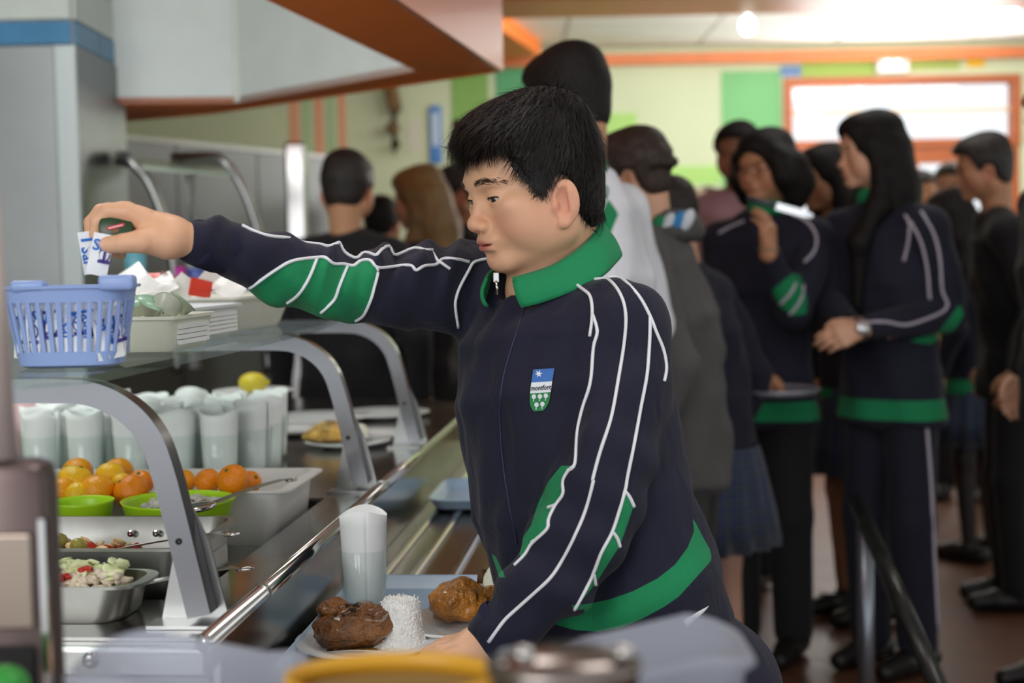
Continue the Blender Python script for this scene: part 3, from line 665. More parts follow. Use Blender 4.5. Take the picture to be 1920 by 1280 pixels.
gp2 = grillpiece('glossy golden roast chicken thigh on the second plate', kc2, (.044, .034, .026), -.05, k2, 43, True)
MB().tube([kc2 + np.array([.028, .012, .045]), kc2 + np.array([.03, .014, .062])], .006, 8).build('bone_end', mat('bone_end', srgb(92, 62, 34), .6), gp2, True)
lumpy('potato_mash', None, kc2 + np.array([.047, .012, .038]), (.019, .018, .030), RZ(0), mat('mash_white', srgb(236, 238, 218), .7, bump=.5, bscale=90), None, .12, seed=51)
props(bpy.data.objects['potato_mash'], 'white mound of mashed potato beside the golden chicken', 'mash')
bpy.data.objects['potato_mash'].location.z = TZ + .012
# fork on the tray
fkx = onz(690, 1222, TZ + .004)
fo = empty('fork', fkx, 'steel fork lying at the front of the blue tray', 'fork')
MB().sweep(bez([fkx + np.array([-.075, .0, .0]), fkx + np.array([-.02, -.002, .004]), fkx + np.array([.03, -.004, .002])], 6), [(-.005, -.001), (.005, -.001), (.005, .001), (-.005, .001)]).build('handle', STEELP, fo)
for k in range(4): MB().tube([fkx + np.array([.03, -.010 + .004 * k, .002]), fkx + np.array([.075, -.010 + .004 * k, .004])], .0011, 6).build('tine', STEELP, fo, True)

# ================================================================== BASKETS ON THE GLASS
BL = mat('basket_blue', srgb(146, 170, 222), .38, var=.03, sss=0)
bc = at(137, 676, 1.50); bz = GZ + .0005; bc[2] = bz
sB = 1.50 / F
RXb, RXt = 92 * sB, 118 * sB; RYb, RYt = .036, .046; HB = 152 * sB
bk = empty('slotted_basket', bc, 'pale blue slotted plastic basket full of salt sachets on the glass shelf', 'basket')
def selip(a, rx, ry, e=.62):
    c, s = math.cos(a), math.sin(a); return (rx * math.copysign(abs(c) ** e, c), ry * math.copysign(abs(s) ** e, s))
NB = 72
AB = [2 * math.pi * k / NB for k in range(NB)]
def bring(f, off, z): return [(bc[0] + p[0], bc[1] + p[1], bz + z) for p in (selip(a, RXb + (RXt - RXb) * f + off, RYb + (RYt - RYb) * f + off) for a in AB)]
th = .0018
def arcpar(n):
    t = np.linspace(0, 2 * math.pi, 2001); P = np.array([selip(a, (RXb + RXt) / 2, (RYb + RYt) / 2) for a in t]); s = np.concatenate([[0], np.cumsum(np.linalg.norm(np.diff(P, axis=0), axis=1))]); return [float(np.interp(s[-1] * (k + .5) / n, s, t)) for k in range(n)]
AS = arcpar(34)
o = loft([bring(0, -.006, 0), bring(.02, 0, .003), bring(.20, 0, .20 * HB), bring(.20, -th, .20 * HB), bring(.04, -th, .005), bring(0, -.008, .004)], None, True, True).build('base_cup', BL, bk); autosmooth(o, 50)
o = loft([bring(.80, 0, .80 * HB), bring(.97, 0, .97 * HB), bring(.97, .004, .965 * HB), bring(1, .004, HB), bring(1, -th, HB), bring(.80, -th, .80 * HB), bring(.80, 0, .80 * HB)], None, False, False).build('rim_band', BL, bk); autosmooth(o, 50)
ns = 34
for k in range(ns):
    a0 = AS[k]; w0 = np.array(selip(a0 + .01, RXt, RYt)) - np.array(selip(a0 - .01, RXt, RYt)); wA = .0024 / (np.linalg.norm(w0) / .02)
    rs = []
    for f in (.18, .35, .5, .65, .82):
        rg = []
        for da, off in ((-wA, 0), (0, .0006), (wA, 0), (wA, -th), (-wA, -th)):
            p = selip(a0 + da * (1.0 + .25 * (1 - f)), RXb + (RXt - RXb) * f + off, RYb + (RYt - RYb) * f + off); rg.append((bc[0] + p[0], bc[1] + p[1], bz + f * HB))
        rs.append(rg)
    loft(rs, None, True, True).build('slat', BL, bk)
for px0, px1 in ((24, 86), (188, 254)):
    a = at(px0, 523, 1.465); b = at(px1, 523, 1.465)
    MB().box((a[0], a[1] - .012, bz + HB - .006), (b[0], a[1] + .010, bz + HB + (.006 if px0 < 100 else .010)), bev=.004).build('lug', BL, bk, True)
# sachets
SACH = mat('sachet_paper', srgb(236, 238, 242), .6, bump=.1, bscale=150)
INKB = mat('ink_blue', srgb(40, 110, 200), .6); INKV = mat('ink_violet', srgb(58, 44, 130), .6)
def text_mesh(body, size, bold=False):
    cu = bpy.data.curves.new('lettering', 'FONT'); cu.body = body; cu.size = size; cu.resolution_u = 2; cu.align_x = 'CENTER'; cu.align_y = 'CENTER'
    if bold: cu.offset = size * .018
    ob = bpy.data.objects.new('tmp_lettering', cu); COL.objects.link(ob)
    bpy.context.view_layer.update()
    me = ob.to_mesh(); V = np.array([v.co[:] for v in me.vertices]); Fs = [tuple(p.vertices) for p in me.polygons]; ob.to_mesh_clear()
    bpy.data.objects.remove(ob); return V, Fs
T_SAL = text_mesh('Sal', .017, True)
def sachet(c, ex, ey, wd, ht, lb, marks=True, grp=None, seed=0, name='salt_sachet', m=None, ink=True):
    """flat pillow packet: ex along the width, ey along the height"""
    c = np.array(c); ex = np.array(ex) / np.linalg.norm(ex); ey = np.array(ey) - np.dot(ey, ex) * ex; ey /= np.linalg.norm(ey); nz = np.cross(ex, ey)
    t = empty(name, c - ey * ht / 2, lb, 'sachet', grp)
    nx, ny = 7, 9; V = []; Fs = []
    def thick(s, q): return .0022 * max(0, math.sin(math.pi * min(1, max(0, (s - .12) / .76)))) ** .7 * max(0, math.sin(math.pi * q)) ** .6 + .00015
    for side in (1, -1):
        for j in range(ny):
            for i in range(nx):
                q, s = i / (nx - 1), j / (ny - 1)
                V.append(c + ex * (q - .5) * wd + ey * (s - .5) * ht + nz * (side * thick(s, q) + .0012 * math.sin(3 * q + seed) * math.sin(4 * s + seed)))
    for sd in (0, 1):
        b = sd * nx * ny
        for j in range(ny - 1):
            for i in range(nx - 1):
                f = (b + j * nx + i, b + j * nx + i + 1, b + (j + 1) * nx + i + 1, b + (j + 1) * nx + i); Fs.append(f if sd == 0 else f[::-1])
    mesh_obj('packet', V, Fs, m or SACH, t, True)
    if ink:
        for sd in (1, -1):
            Vt, Ft = T_SAL
            g = lambda x, y, h=.00035: c + ex * x * sd + ey * y + nz * sd * (.0024 + h)
            mesh_obj('lettering', [g(-wd * .22 + v[1], -ht * .05 - v[0]) for v in Vt] if marks else [g(v[0], ht * .2 + v[1]) for v in Vt], Ft, INKB, t)
            mb = MB(); mb.tube([g(wd * .22 + .0055 * math.cos(a), ht * .02 + .0075 * math.sin(a), -.0002) for a in np.linspace(0, 6.28, 17)[:-1]], .0007, 4, closed=True)
            mb.raw([g(wd * .22 - .006, -ht * .2), g(wd * .22 + .007, -ht * .2), g(wd * .22 + .007, -ht * .12), g(wd * .22 - .006, -ht * .12)], [(0, 1, 2, 3)])
            mb.raw([g(wd * .22 - .0015, -ht * .2), g(wd * .22 + .0015, -ht * .2), g(wd * .22 + .0012, ht * .14), g(wd * .22 - .0012, ht * .14)], [(0, 1, 2, 3)])
            mb.build('emblem', INKV, t)
            if seed % 3: continue
            Vb = MB(); Vb.raw([g(-wd * .40, ht * .28), g(wd * .40, ht * .28), g(wd * .40, ht * .34), g(-wd * .40, ht * .34)], [(0, 1, 2, 3)]); Vb.build('print_band', INKB if seed % 2 else INKV, t)
    return t
nsach = 26
SO = ORD + ['thirteenth', 'fourteenth', 'fifteenth']; SORD = {}; cnt_ = {0: 0, 1: 0}
for k in range(nsach): sd_ = int(math.sin(arcpar(nsach)[k]) < 0); SORD[k] = SO[cnt_[sd_]]; cnt_[sd_] += 1
for k in range(nsach):
    a = arcpar(nsach)[k]; f = RNG.uniform(.35, .62)
    p = selip(a, (RXb + (RXt - RXb) * f) - .007, (RYb + (RYt - RYb) * f) - .007)
    tan = np.array([-math.sin(a) * RXt, math.cos(a) * RYt, 0]); tan /= np.linalg.norm(tan)
    tl = RNG.uniform(-.25, .25)
    side = 'near' if math.sin(a) < 0 else 'far'
    sachet((bc[0] + p[0], bc[1] + p[1], bz + .036 + RNG.uniform(-.002, .008)), tan + np.array([0, 0, tl]), (p[0] * .12, p[1] * .12, 1), .030, .052, 'salt sachet %s along the %s wall of the blue basket' % (SORD[k], side), k % 2 == 0, 'salt sachets in the blue basket', k)
for k in range(5):
    sachet((bc[0] + RNG.uniform(-.03, .03), bc[1] + RNG.uniform(-.012, .012), bz + .030 + .004 * k), (math.cos(k), math.sin(k), .2), (-math.sin(k), math.cos(k), .5), .030, .048, 'white salt sachet lying %s in the middle of the blue basket' % ORD[k], True, 'salt sachets in the blue basket', k)
# white tubs behind: one solid, one with barred sides, one large
CREAM = mat('tub_cream', srgb(232, 234, 216), .35, var=.03); FROST = mat('tub_frost', srgb(226, 230, 232), .3, var=.03)
def small_tub(lb, v0, v1, u0, u1, z1, m, bars, name='plastic_tub'):
    t = empty(name, cp((u0 + u1) / 2, (v0 + v1) / 2, GZ), lb, 'tub'); z0 = GZ + .0005
    tub(v0, v1, u0, u1, z0, z1, .012, .006, .002, .90, .004).build('shell', m, t); autosmooth(t.children[0], 45)
    if bars:
        for k in range(bars):
            zz = z0 + .008 + (z1 - z0 - .018) * k / bars
            MB().box((v1 - .004, u0 + .025, zz), (v1 + .0015, u1 - .025, zz + (z1 - z0) * .5 / bars), CM).build('bar', mat('tub_bar', srgb(244, 246, 246), .4), t)
    return t
small_tub('cream solid-sided plastic tub of green capsules just behind the blue basket', vat(150, 1.7), vat(313, 1.68), 1.665, 1.83, 1.212, CREAM, 4)
small_tub('white barred plastic tub in the middle of the three behind the basket', vat(160, 1.95), vat(385, 1.95), 1.85, 2.09, 1.216, FROST, 5)
small_tub('large pale tub of red and white sachets farthest along the glass', vat(120, 2.3), vat(462, 2.2), 2.12, 2.46, 1.224, mat('tub_grey', srgb(220, 218, 208), .35, var=.03), 0)
FOILR = mat('foil_red', srgb(206, 52, 34), .3, var=.05); FOILW = mat('foil_white', srgb(232, 232, 230), .3, bump=.3, bscale=60); FOILG = mat('foil_green', srgb(150, 192, 164), .3, var=.2, vscale=30)
for k, (px, py, d, m, lb) in enumerate(((277, 528, 2.28, FOILR, 'red sachet standing up at the left of the large tub'), (325, 522, 2.30, FOILR, 'bright red sachet corner near the middle of the large tub'), (376, 540, 2.26, FOILR, 'small red sachet end lying at the rim of the large tub'), (250, 516, 2.30, FOILW, 'crumpled white sachet at the back left of the large tub'), (300, 536, 2.27, FOILW, 'white sachet lying flat between the red ones'), (345, 538, 2.28, FOILW, 'white sachet right of the bright red corner'), (408, 522, 2.32, FOILW, 'silver white sachet propped under the sleeve'), (430, 538, 2.28, FOILW, 'white sachet at the right end of the large tub'), (262, 535, 2.22, FOILW, 'white sachet at the near left of the large tub'))):
    an = k * 1.7
    sachet(at(px, py, d), (math.cos(an), math.sin(an) * .6, .5 * math.sin(an * 2)), (-math.sin(an), math.cos(an) * .6, .6), .035 if m is FOILR else .05, .04, lb, False, 'sachets in the large tub', k, 'sauce_sachet', m, False)
for k in range(6): sachet(cp(2.2 + .03 * k, vat(200 + 42 * k, 2.25), 1.216), (1, .2 * k, .1), (0, 1, .15 + .1 * math.sin(k)), .05, .04, 'flat white sachet %s from the left under the others in the large tub' % ORD[k], False, 'sachets in the large tub', k, 'sauce_sachet', FOILW, False)
def capsule(c, rx, lb, m, tilt=0, spin=0):
    t = empty('sauce_capsule', np.array(c) - np.array([0, 0, .008]), lb, 'capsule', None)
    A = np.array(Matrix.Rotation(spin, 3, 'Z') @ Matrix.Rotation(tilt, 3, 'X'))
    MB().lathe([(.001, -.009), (.012, -.009), (.0165, .006), (.0185, .0066), (.0185, .0074)], c, 22, axis=A).build('cup', mat('capsule_cup', srgb(206, 210, 190), .2), t, True)
    MB().lathe([(.001, .0085), (.0185, .0082), (.0188, .0074)], c, 22, axis=A).build('lid', m, t, True)
for k, (px, py, d) in enumerate(((262, 574, 1.74), (284, 577, 1.72), (336, 573, 1.76), (310, 578, 1.72), (240, 576, 1.75))):
    capsule(at(px, py, d), 0, 'green-lidded sauce capsule, %s from the left in the cream tub' % ORD[[1, 2, 4, 3, 0][k]], FOILG, .35 + .2 * k, k)

# ================================================================== FOREGROUND: block and post at the left, table, tubs, basin
BLK = mat('bronze_steel', (.12, .085, .08), .35, .7, var=.15, vscale=3)
a = at(-150, 872, .95); b = at(78, 872, .95)
bl = empty('napkin_dispenser', ((a[0] + b[0]) / 2, 1.0, .70), 'out-of-focus steel dispenser block at the left edge', 'dispenser')
MB().box((a[0], .95, .74), (b[0], .995, a[2]), bev=.012).build('body', BLK, bl); autosmooth(bl.children[0], 40)
zf = at(60, 1000, .945)[2]; zg = at(60, 1180, .945)[2]; xf = at(58, 1000, .945)[0]
MB().box((a[0] + .02, .944, zg), (xf, .9495, zf), bev=.002).build('front_panel', mat('tan_panel', (.36, .29, .24), .25, 1), bl)
MB().box((a[0] + .02, .944, zg - .05), (xf, .9495, zg - .012), bev=.002).build('slot', DARK, bl)
MB().box((xf + .006, .942, zg - .05), (xf + .010, .9495, zf + .01)).build('trim_strip', STEELP, bl)
MB().box((a[0] - .3, .85, .70), (b[0] + .01, 1.2, .739), bev=.004).build('side_ledge', STEEL, None, label='steel ledge under the dispenser block', cat='ledge')
MB().box((a[0] - .25, .9, 0), (b[0] - .02, 1.18, .6995)).build('side_cabinet', STEELD, None, label='steel cabinet under the ledge at the left edge', cat='cabinet')
a1 = at(-26, 860, .97); b1 = at(30, 860, .97); zt_ = at(0, 190, 1.02)[2]
MB().tube([((a1[0] + b1[0]) / 2, .972, a[2] + .0005), ((a1[0] + b1[0]) / 2 - .008, .972, zt_)], (b1[0] - a1[0]) / 2, 20).build('post', mat('rosy_post', (.60, .50, .48), .4, .35), None, True, label='blurred pale pinkish metal post rising at the left edge', cat='post')
gcap = at(8, 1275, .90); MB().ball((gcap[0], gcap[1], gcap[2] - .004), (.016, .016, .014), 18, 12).build('bottle_cap', mat('cap_green', srgb(52, 150, 60), .4), None, True, label='blurred green cap low in the left corner', cat='cap')
bpy.data.objects['bottle_cap'].location.z += 0
# low table in front with the tubs
TBZ = .86
FRO = mat('frosted_plastic', srgb(200, 204, 216), .30, trans=.35, ior=1.2)
ft_ = FRO.node_tree; tb_ = ft_.nodes.new('ShaderNodeBsdfTransparent'); tb_.inputs[0].default_value = (.94, .95, 1, 1); ms_ = ft_.nodes.new('ShaderNodeMixShader'); ms_.inputs[0].default_value = .42
ft_.links.new(ft_.nodes['Principled BSDF'].outputs[0], ms_.inputs[1]); ft_.links.new(tb_.outputs[0], ms_.inputs[2]); ft_.links.new(ms_.outputs[0], ft_.nodes['Material Output'].inputs[0])
ftx0, ftx1 = at(150, 1280, .72)[0], at(1400, 1280, .95)[0]
ft = empty('service_trolley', (.0, .78, 0), 'steel service trolley in front carrying the plastic tubs and pot', 'trolley')
MB().box((-.32, .50, TBZ - .02), (.22, .98, TBZ), bev=.004).build('shelf', STEEL, ft)
for x in (-.30, .19):
    for y in (.52, .95): MB().tube([(x, y, 0), (x, y, TBZ - .02)], .012, 10).build('leg', STEELP, ft, True)
def soft_tub(lb, px0, px1, pyt, d, depth, wave=.008):
    a = at(px0, pyt, d + depth); b = at(px1, pyt, d + depth); x0, x1 = a[0], b[0]; z1 = a[2]; z0 = TBZ + .0005
    t = empty('frosted_tub', ((x0 + x1) / 2, d + depth / 2, z0), lb, 'tub')
    P = rrect(x0, x1, d, d + depth, min(.03, (x1 - x0) * .3), 8); c = np.mean(np.array(P), 0)
    def wv(rg, A): return [(p[0], p[1], p[2] + A * math.sin((p[0] - x0) / (x1 - x0) * 5.2 + .6)) for p in rg]
    rs = [ringz(P, z0, c, .86), wv(ringz(P, z1 - .012, c, .98), wave), wv(ringz(P, z1 - .004, c, 1, .006), wave), wv(ringz(P, z1, c, 1, .004), wave), wv(ringz(P, z1, c, .985), wave), ringz(P, z0 + .003, c, .845)]
    loft(rs, None, True, True).build('shell', FRO, t, True)
    return t
soft_tub('blurred frosted plastic tub at the lower left', 205, 575, 1205, .80, .10)
soft_tub('blurred frosted plastic tub at the lower right in front of the boy', 945, 1366, 1186, .82, .10, -.010)
p0 = at(745, 1222, .84); r0 = 205 * .80 / F
by = empty('amber_basin', (p0[0], p0[1] - .043, TBZ), 'blurred amber plastic basin with a yellow rim', 'basin')
AMB = mat('amber_plastic', srgb(186, 150, 92), .3, trans=.35, ior=1.2); AMR = mat('amber_rim', srgb(222, 166, 50), .35)
cb = (p0[0], p0[1] - .043, TBZ + .0005); hb = p0[2] - TBZ
MB().lathe([(.001, 0), (r0 * .8, 0), (r0 * .97, hb * .93), (r0 * .94, hb * .93), (r0 * .77, .004), (.001, .004)], cb, 48, sy=.7).build('shell', AMB, by, True)
MB().lathe([(r0 * .97, hb * .93), (r0, hb * .96), (r0 * .985, hb), (r0 * .945, hb), (r0 * .94, hb * .93)], cb, 48, sy=.7, closed=True).build('rim', AMR, by, True)
p1_ = at(1060, 1252, .68); r1 = 150 * .68 / F
po = empty('steel_pot', (p1_[0], p1_[1] + .03, TBZ), 'blurred dark steel pot lid with bright glints at the bottom edge', 'pot')
hp_ = p1_[2] - TBZ
MB().lathe([(.001, 0), (r1 * .95, 0), (r1, .01), (r1, hp_ - .012), (r1 * 1.04, hp_ - .010), (r1 * 1.03, hp_ - .006), (r1 * .6, hp_), (.001, hp_ + .001)], (p1_[0], p1_[1] + .03, TBZ + .0005), 40, sy=.75).build('pot_body', mat('pot_steel', (.30, .26, .24), .22, 1), po, True)
for dx in (-.02, .03): MB().ball((p1_[0] + dx, p1_[1] + .02, TBZ + hp_ + .002), (.006, .006, .004), 12, 8).build('rivet', STEELP, po, True)

# ================================================================== RIGHT: handrail, stool
hrd = 3.6
hr = empty('hand_rail', at(1625, 900, hrd) * np.array([1, 1, 0]), 'dark glossy sloping handrail with a grey upright before the tall girl', 'railing')
a = at(1605, 938, hrd); b = at(1765, 1300, 2.75)
MB().tube([a, b], .0195, 14).build('rail', mat('rail_black', (.03, .032, .03), .22, .3, var=.3, vscale=20), hr, True)
pp = at(1622, 985, hrd - .1)
MB().tube([(pp[0], pp[1], .006), (pp[0], pp[1], pp[2])], .0215, 14).build('upright', mat('upright_grey', (.26, .28, .33), .3, .8), hr, True)
MB().tube([(pp[0], pp[1], 0), (pp[0], pp[1], .006)], .05, 16).build('floor_plate', STEELD, hr)
b2 = at(1765, 1300, 2.75); MB().tube([(b2[0], b2[1], .006), (b2[0], b2[1], b2[2])], .0195, 14).build('upright', mat('upright_grey', (0, 0, 0)), hr, True)
MB().tube([(b2[0], b2[1], 0), (b2[0], b2[1], .006)], .05, 16).build('floor_plate', STEELD, hr)
sc_ = at(1375, 1192, 4.8); 
so = empty('stool', (sc_[0], sc_[1], 0), 'pale green pedestal stool with a dark round seat', 'stool')
zs_ = at(1380, 1008, 4.8)[2]
MB().lathe([(.001, 0), (.075, 0), (.07, .02), (.058, .10), (.058, zs_), (.001, zs_)], (sc_[0], sc_[1], .001), 28).build('pedestal', mat('stool_green', srgb(150, 214, 150), .45), so, True)
MB().lathe([(.001, zs_), (.11, zs_), (.125, zs_ + .01), (.125, zs_ + .05), (.115, zs_ + .06), (.001, zs_ + .06)], (sc_[0], sc_[1], .0015), 28).build('seat', mat('stool_dark', (.05, .05, .055), .5), so, True)
# ================================================================== BODIES: distance fields meshed into one smooth surface
class Vol:
    def __init__(s, lo, hi, h):
        s.lo = np.array(lo, float); s.h = h
        n = np.ceil((np.array(hi, float) - s.lo) / h).astype(int) + 1
        s.n = n; s.d = np.full(tuple(n), .2, np.float32)
        s.ax = [s.lo[i] + h * np.arange(n[i]) for i in range(3)]
    def sub(s, lo, hi, mg):
        sl = []
        for i in range(3):
            a = int(np.floor((lo[i] - mg - s.lo[i]) / s.h)); b = int(np.ceil((hi[i] + mg - s.lo[i]) / s.h)) + 1
            a = max(a, 0); b = min(b, int(s.n[i]))
            if b <= a: return None, None
            sl.append(slice(a, b))
        X = s.ax[0][sl[0]][:, None, None]; Y = s.ax[1][sl[1]][None, :, None]; Z = s.ax[2][sl[2]][None, None, :]
        return tuple(sl), (X, Y, Z)
    def comb(s, sl, v, k, op):
        a = s.d[sl]
        if op == 'sub':
            v = -v
            r = np.maximum(a, v)
            if k > 0: h = np.maximum(k - np.abs(a - v), 0) / k; r = r + h * h * k * .25
        elif op == 'int': r = np.maximum(a, v)
        else:
            r = np.minimum(a, v)
            if k > 0: h = np.maximum(k - np.abs(a - v), 0) / k; r = r - h * h * k * .25
        s.d[sl] = r
    def cone(s, a, b, ra, rb, k=0, op='add', disp=None):
        a = np.array(a, float); b = np.array(b, float); r = max(ra, rb)
        sl, G = s.sub(np.minimum(a, b) - r, np.maximum(a, b) + r, k + 3 * s.h + .006)
        if sl is None: return s
        ab = b - a; L2 = ab @ ab + 1e-12
        px, py, pz = G[0] - a[0], G[1] - a[1], G[2] - a[2]
        t = np.clip((px * ab[0] + py * ab[1] + pz * ab[2]) / L2, 0, 1)
        v = np.sqrt((px - t * ab[0]) ** 2 + (py - t * ab[1]) ** 2 + (pz - t * ab[2]) ** 2) - (ra + (rb - ra) * t)
        if disp is not None: v = v - disp(G, t)
        s.comb(sl, v.astype(np.float32), k, op); return s
    def chain(s, pts, rs, k=.01, disp=None):
        for i in range(len(pts) - 1): s.cone(pts[i], pts[i + 1], rs[i], rs[i + 1], k, 'add', disp)
        return s
    def ell(s, c, r, k=0, op='add', Rm=None):
        c = np.array(c, float); r = np.array(r, float) * np.ones(3)
        A = np.eye(3) if Rm is None else np.array(Rm)        # columns: the axes
        e = np.sqrt(((A * r) ** 2).sum(1))
        sl, G = s.sub(c - e, c + e, k + 3 * s.h + .006)
        if sl is None: return s
        p = [G[i] - c[i] for i in range(3)]
        q = [p[0] * A[0, j] + p[1] * A[1, j] + p[2] * A[2, j] for j in range(3)]
        k0 = np.sqrt(sum((q[j] / r[j]) ** 2 for j in range(3))); k1 = np.sqrt(sum((q[j] / r[j] ** 2) ** 2 for j in range(3))) + 1e-9
        s.comb(sl, (k0 * (k0 - 1) / k1).astype(np.float32), k, op); return s
    def ecap(s, a, b, wa, wb, W, D, k=0, cap=.6, op='add'):
        """tube of elliptic section: half widths (w along W, d along D) going from wa at a to wb at b"""
        a = np.array(a, float); b = np.array(b, float); r = max(max(wa), max(wb))
        sl, G = s.sub(np.minimum(a, b) - r, np.maximum(a, b) + r, k + 3 * s.h + .01)
        if sl is None: return s
        ab = b - a; L = np.linalg.norm(ab); T = ab / L
        W = np.array(W, float); W = W - (W @ T) * T; W /= np.linalg.norm(W); D = np.cross(T, W)
        p = [G[i] - a[i] for i in range(3)]
        dt = lambda v: p[0] * v[0] + p[1] * v[1] + p[2] * v[2]
        l = dt(T); t = np.clip(l / L, 0, 1); o = l - t * L
        rw = wa[0] + (wb[0] - wa[0]) * t; rd = wa[1] + (wb[1] - wa[1]) * t; ro = np.minimum(rw, rd) * cap
        u, v = dt(W), dt(D)
        k0 = np.sqrt((u / rw) ** 2 + (v / rd) ** 2 + (o / ro) ** 2) + 1e-9; k1 = np.sqrt((u / rw ** 2) ** 2 + (v / rd ** 2) ** 2 + (o / ro ** 2) ** 2) + 1e-9
        s.comb(sl, (k0 * (k0 - 1) / k1).astype(np.float32), k, op); return s
    def half(s, p, n, op='int'):
        p = np.array(p, float); n = np.array(n, float) / np.linalg.norm(n)
        v = (s.ax[0][:, None, None] - p[0]) * n[0] + (s.ax[1][None, :, None] - p[1]) * n[1] + (s.ax[2][None, None, :] - p[2]) * n[2]
        s.comb((slice(None),) * 3, v.astype(np.float32), 0, op); return s
    def mesh(s):
        d = s.d.astype(np.float32).copy()
        for ax in range(3):
            ix = [slice(None)] * 3
            for e in (0, -1): ix[ax] = e; d[tuple(ix)] = np.maximum(d[tuple(ix)], s.h * .5); ix[ax] = slice(None)
        g = vdb.FloatGrid(.2); g.copyFromArray(d); g.gridClass = vdb.GridClass.LEVEL_SET
        V, Q = g.convertToQuads()
        V = np.asarray(V, float) * s.h + s.lo
        Q = np.asarray(Q)
        a = V[Q[:, 1]] - V[Q[:, 0]]; b = V[Q[:, 3]] - V[Q[:, 0]]
        return V, Q[:, ::-1] if s._flip(V, Q) else Q
    def _flip(s, V, Q):
        v0, v1, v2, v3 = (V[Q[:, i]] for i in range(4))
        vol = np.einsum('ij,ij->i', v0, np.cross(v1, v2)).sum() + np.einsum('ij,ij->i', v0, np.cross(v2, v3)).sum()
        return vol < 0
def poly_sd(px, py, poly):
    """signed distance (negative inside) to a polygon, broadcasting"""
    P = np.array(poly, float); n = len(P); d = None; sgn = None
    for i in range(n):
        a = P[i]; b = P[(i - 1) % n]; e = b - a
        wx = px - a[0]; wy = py - a[1]; t = np.clip((wx * e[0] + wy * e[1]) / (e @ e + 1e-12), 0, 1)
        q = (wx - e[0] * t) ** 2 + (wy - e[1] * t) ** 2
        c1 = py >= a[1]; c2 = py < b[1]; c3 = e[0] * wy > e[1] * wx
        f = (c1 & c2 & c3) | (~c1 & ~c2 & ~c3)
        if d is None: d = q; sgn = np.where(f, -1., 1.)
        else: d = np.minimum(d, q); sgn = np.where(f, -sgn, sgn)
    return sgn * np.sqrt(d)
def basis(fwd, up=(0, 0, 1)):
    f = np.array(fwd, float); f /= np.linalg.norm(f); u = np.array(up, float); l = np.cross(u, f); l /= np.linalg.norm(l); u = np.cross(f, l)
    return np.stack([f, l, u], 1)          # columns forward, left, up
# ------------------------------------------------------------------ head (local x forward, y left, z up)
def head_vol(h, detail=True, neckend=(-.035, 0, -.17), lean=1.0, adult=False):
    v = Vol((-.125, -.105, min(-.17, neckend[2] - .01)), (.135, .105, .14), h)
    v.ell((.005, 0, .028), (.083, .070, .078))
    v.ell((.030, 0, -.022), (.052, .056, .070), .02)
    for s in (1, -1):
        v.cone((.006, s * .046, -.054), (.064, s * .012, -.078), .021, .0145, .016)
        v.ell((.052, s * .035, -.032), (.024, .022, .026), .018)
        v.ell((.060, s * .040, -.012), (.020, .018, .012), .014); v.ell((.030, s * .046, -.034), (.034, .019, .034), .022)
    v.ell((.070, 0, -.078), (.015, .017, .013), .014)
    v.ell((.075, 0, -.052), (.018, .025, .016), .016)
    v.ell((.076, 0, .018), (.014, .044, .012), .018)
    for s in (1, -1): v.ell((.0905, s * .030, -.002), (.014, .018, .0095), .014, 'sub')
    v.cone((.079, 0, .006), (.0945, 0, -.026), .0052, .0068, .012)
    v.ell((.0955, 0, -.030), (.0092, .0098, .0082), .008)
    for s in (1, -1):
        v.ell((.0895, s * .0112, -.0335), (.0085, .0066, .0060), .006)
        if detail: v.ell((.0945, s * .0058, -.0392), (.0042, .0030, .0032), .002, 'sub')
    # lids
    for s in (1, -1):
        v.ell((.0722, s * .0305, -.002), (.0118, .0140, .0112), .006)
        if detail:
            A = np.array(Matrix.Rotation(s * .12, 3, 'X') @ Matrix.Rotation(s * .30, 3, 'Z'))
            v.ell((.0815, s * .0315, -.0035), (.0100, .0130, .0027), .0015, 'sub', A)
    # lips
    v.ell((.0852, 0, -.0520), (.0062, .0215, .0042), .006); v.ell((.0838, 0, -.0610), (.0064, .0185, .0048), .006)
    v.ell((.087, 0, -.0690), (.0050, .016, .0040), .006, 'sub')
    v.ell((.0925, 0, -.0563), (.0090, .026, .0010), .0022, 'sub')
    # ears
    for s in (1, -1):
        A = np.array(Matrix.Rotation(-s * .40, 3, 'Z') @ Matrix.Rotation(-.12, 3, 'Y'))
        c = np.array([.006, s * .0745, -.022])
        v.ell(c, (.0170, .0060, .0275), .004, 'add', A)
        v.ell(c + A @ np.array([.003, s * .0068, .001]), (.0112, .0092, .0185), .003, 'sub', A)
        if detail:
            v.cone(c + A @ np.array([-.004, s * .003, .012]), c + A @ np.array([-.0065, s * .002, -.010]), .0030, .0030, .003)
        v.ell(c + A @ np.array([.0135, s * .001, -.004]), (.0045, .004, .0065), .004, 'add', A)
        v.ell(c + A @ np.array([.004, s * .0005, -.0255]), (.0075, .0052, .0065), .005, 'add', A)
    v.chain([(-.022, 0, -.035), tuple(neckend)], [.050, .048], .022)
    return v
HEADC = {}
def head_mesh(h, detail, neckend):
    key = (h, detail, tuple(np.round(neckend, 3)))
    if key not in HEADC: HEADC[key] = head_vol(h, detail, neckend).mesh()
    return HEADC[key]
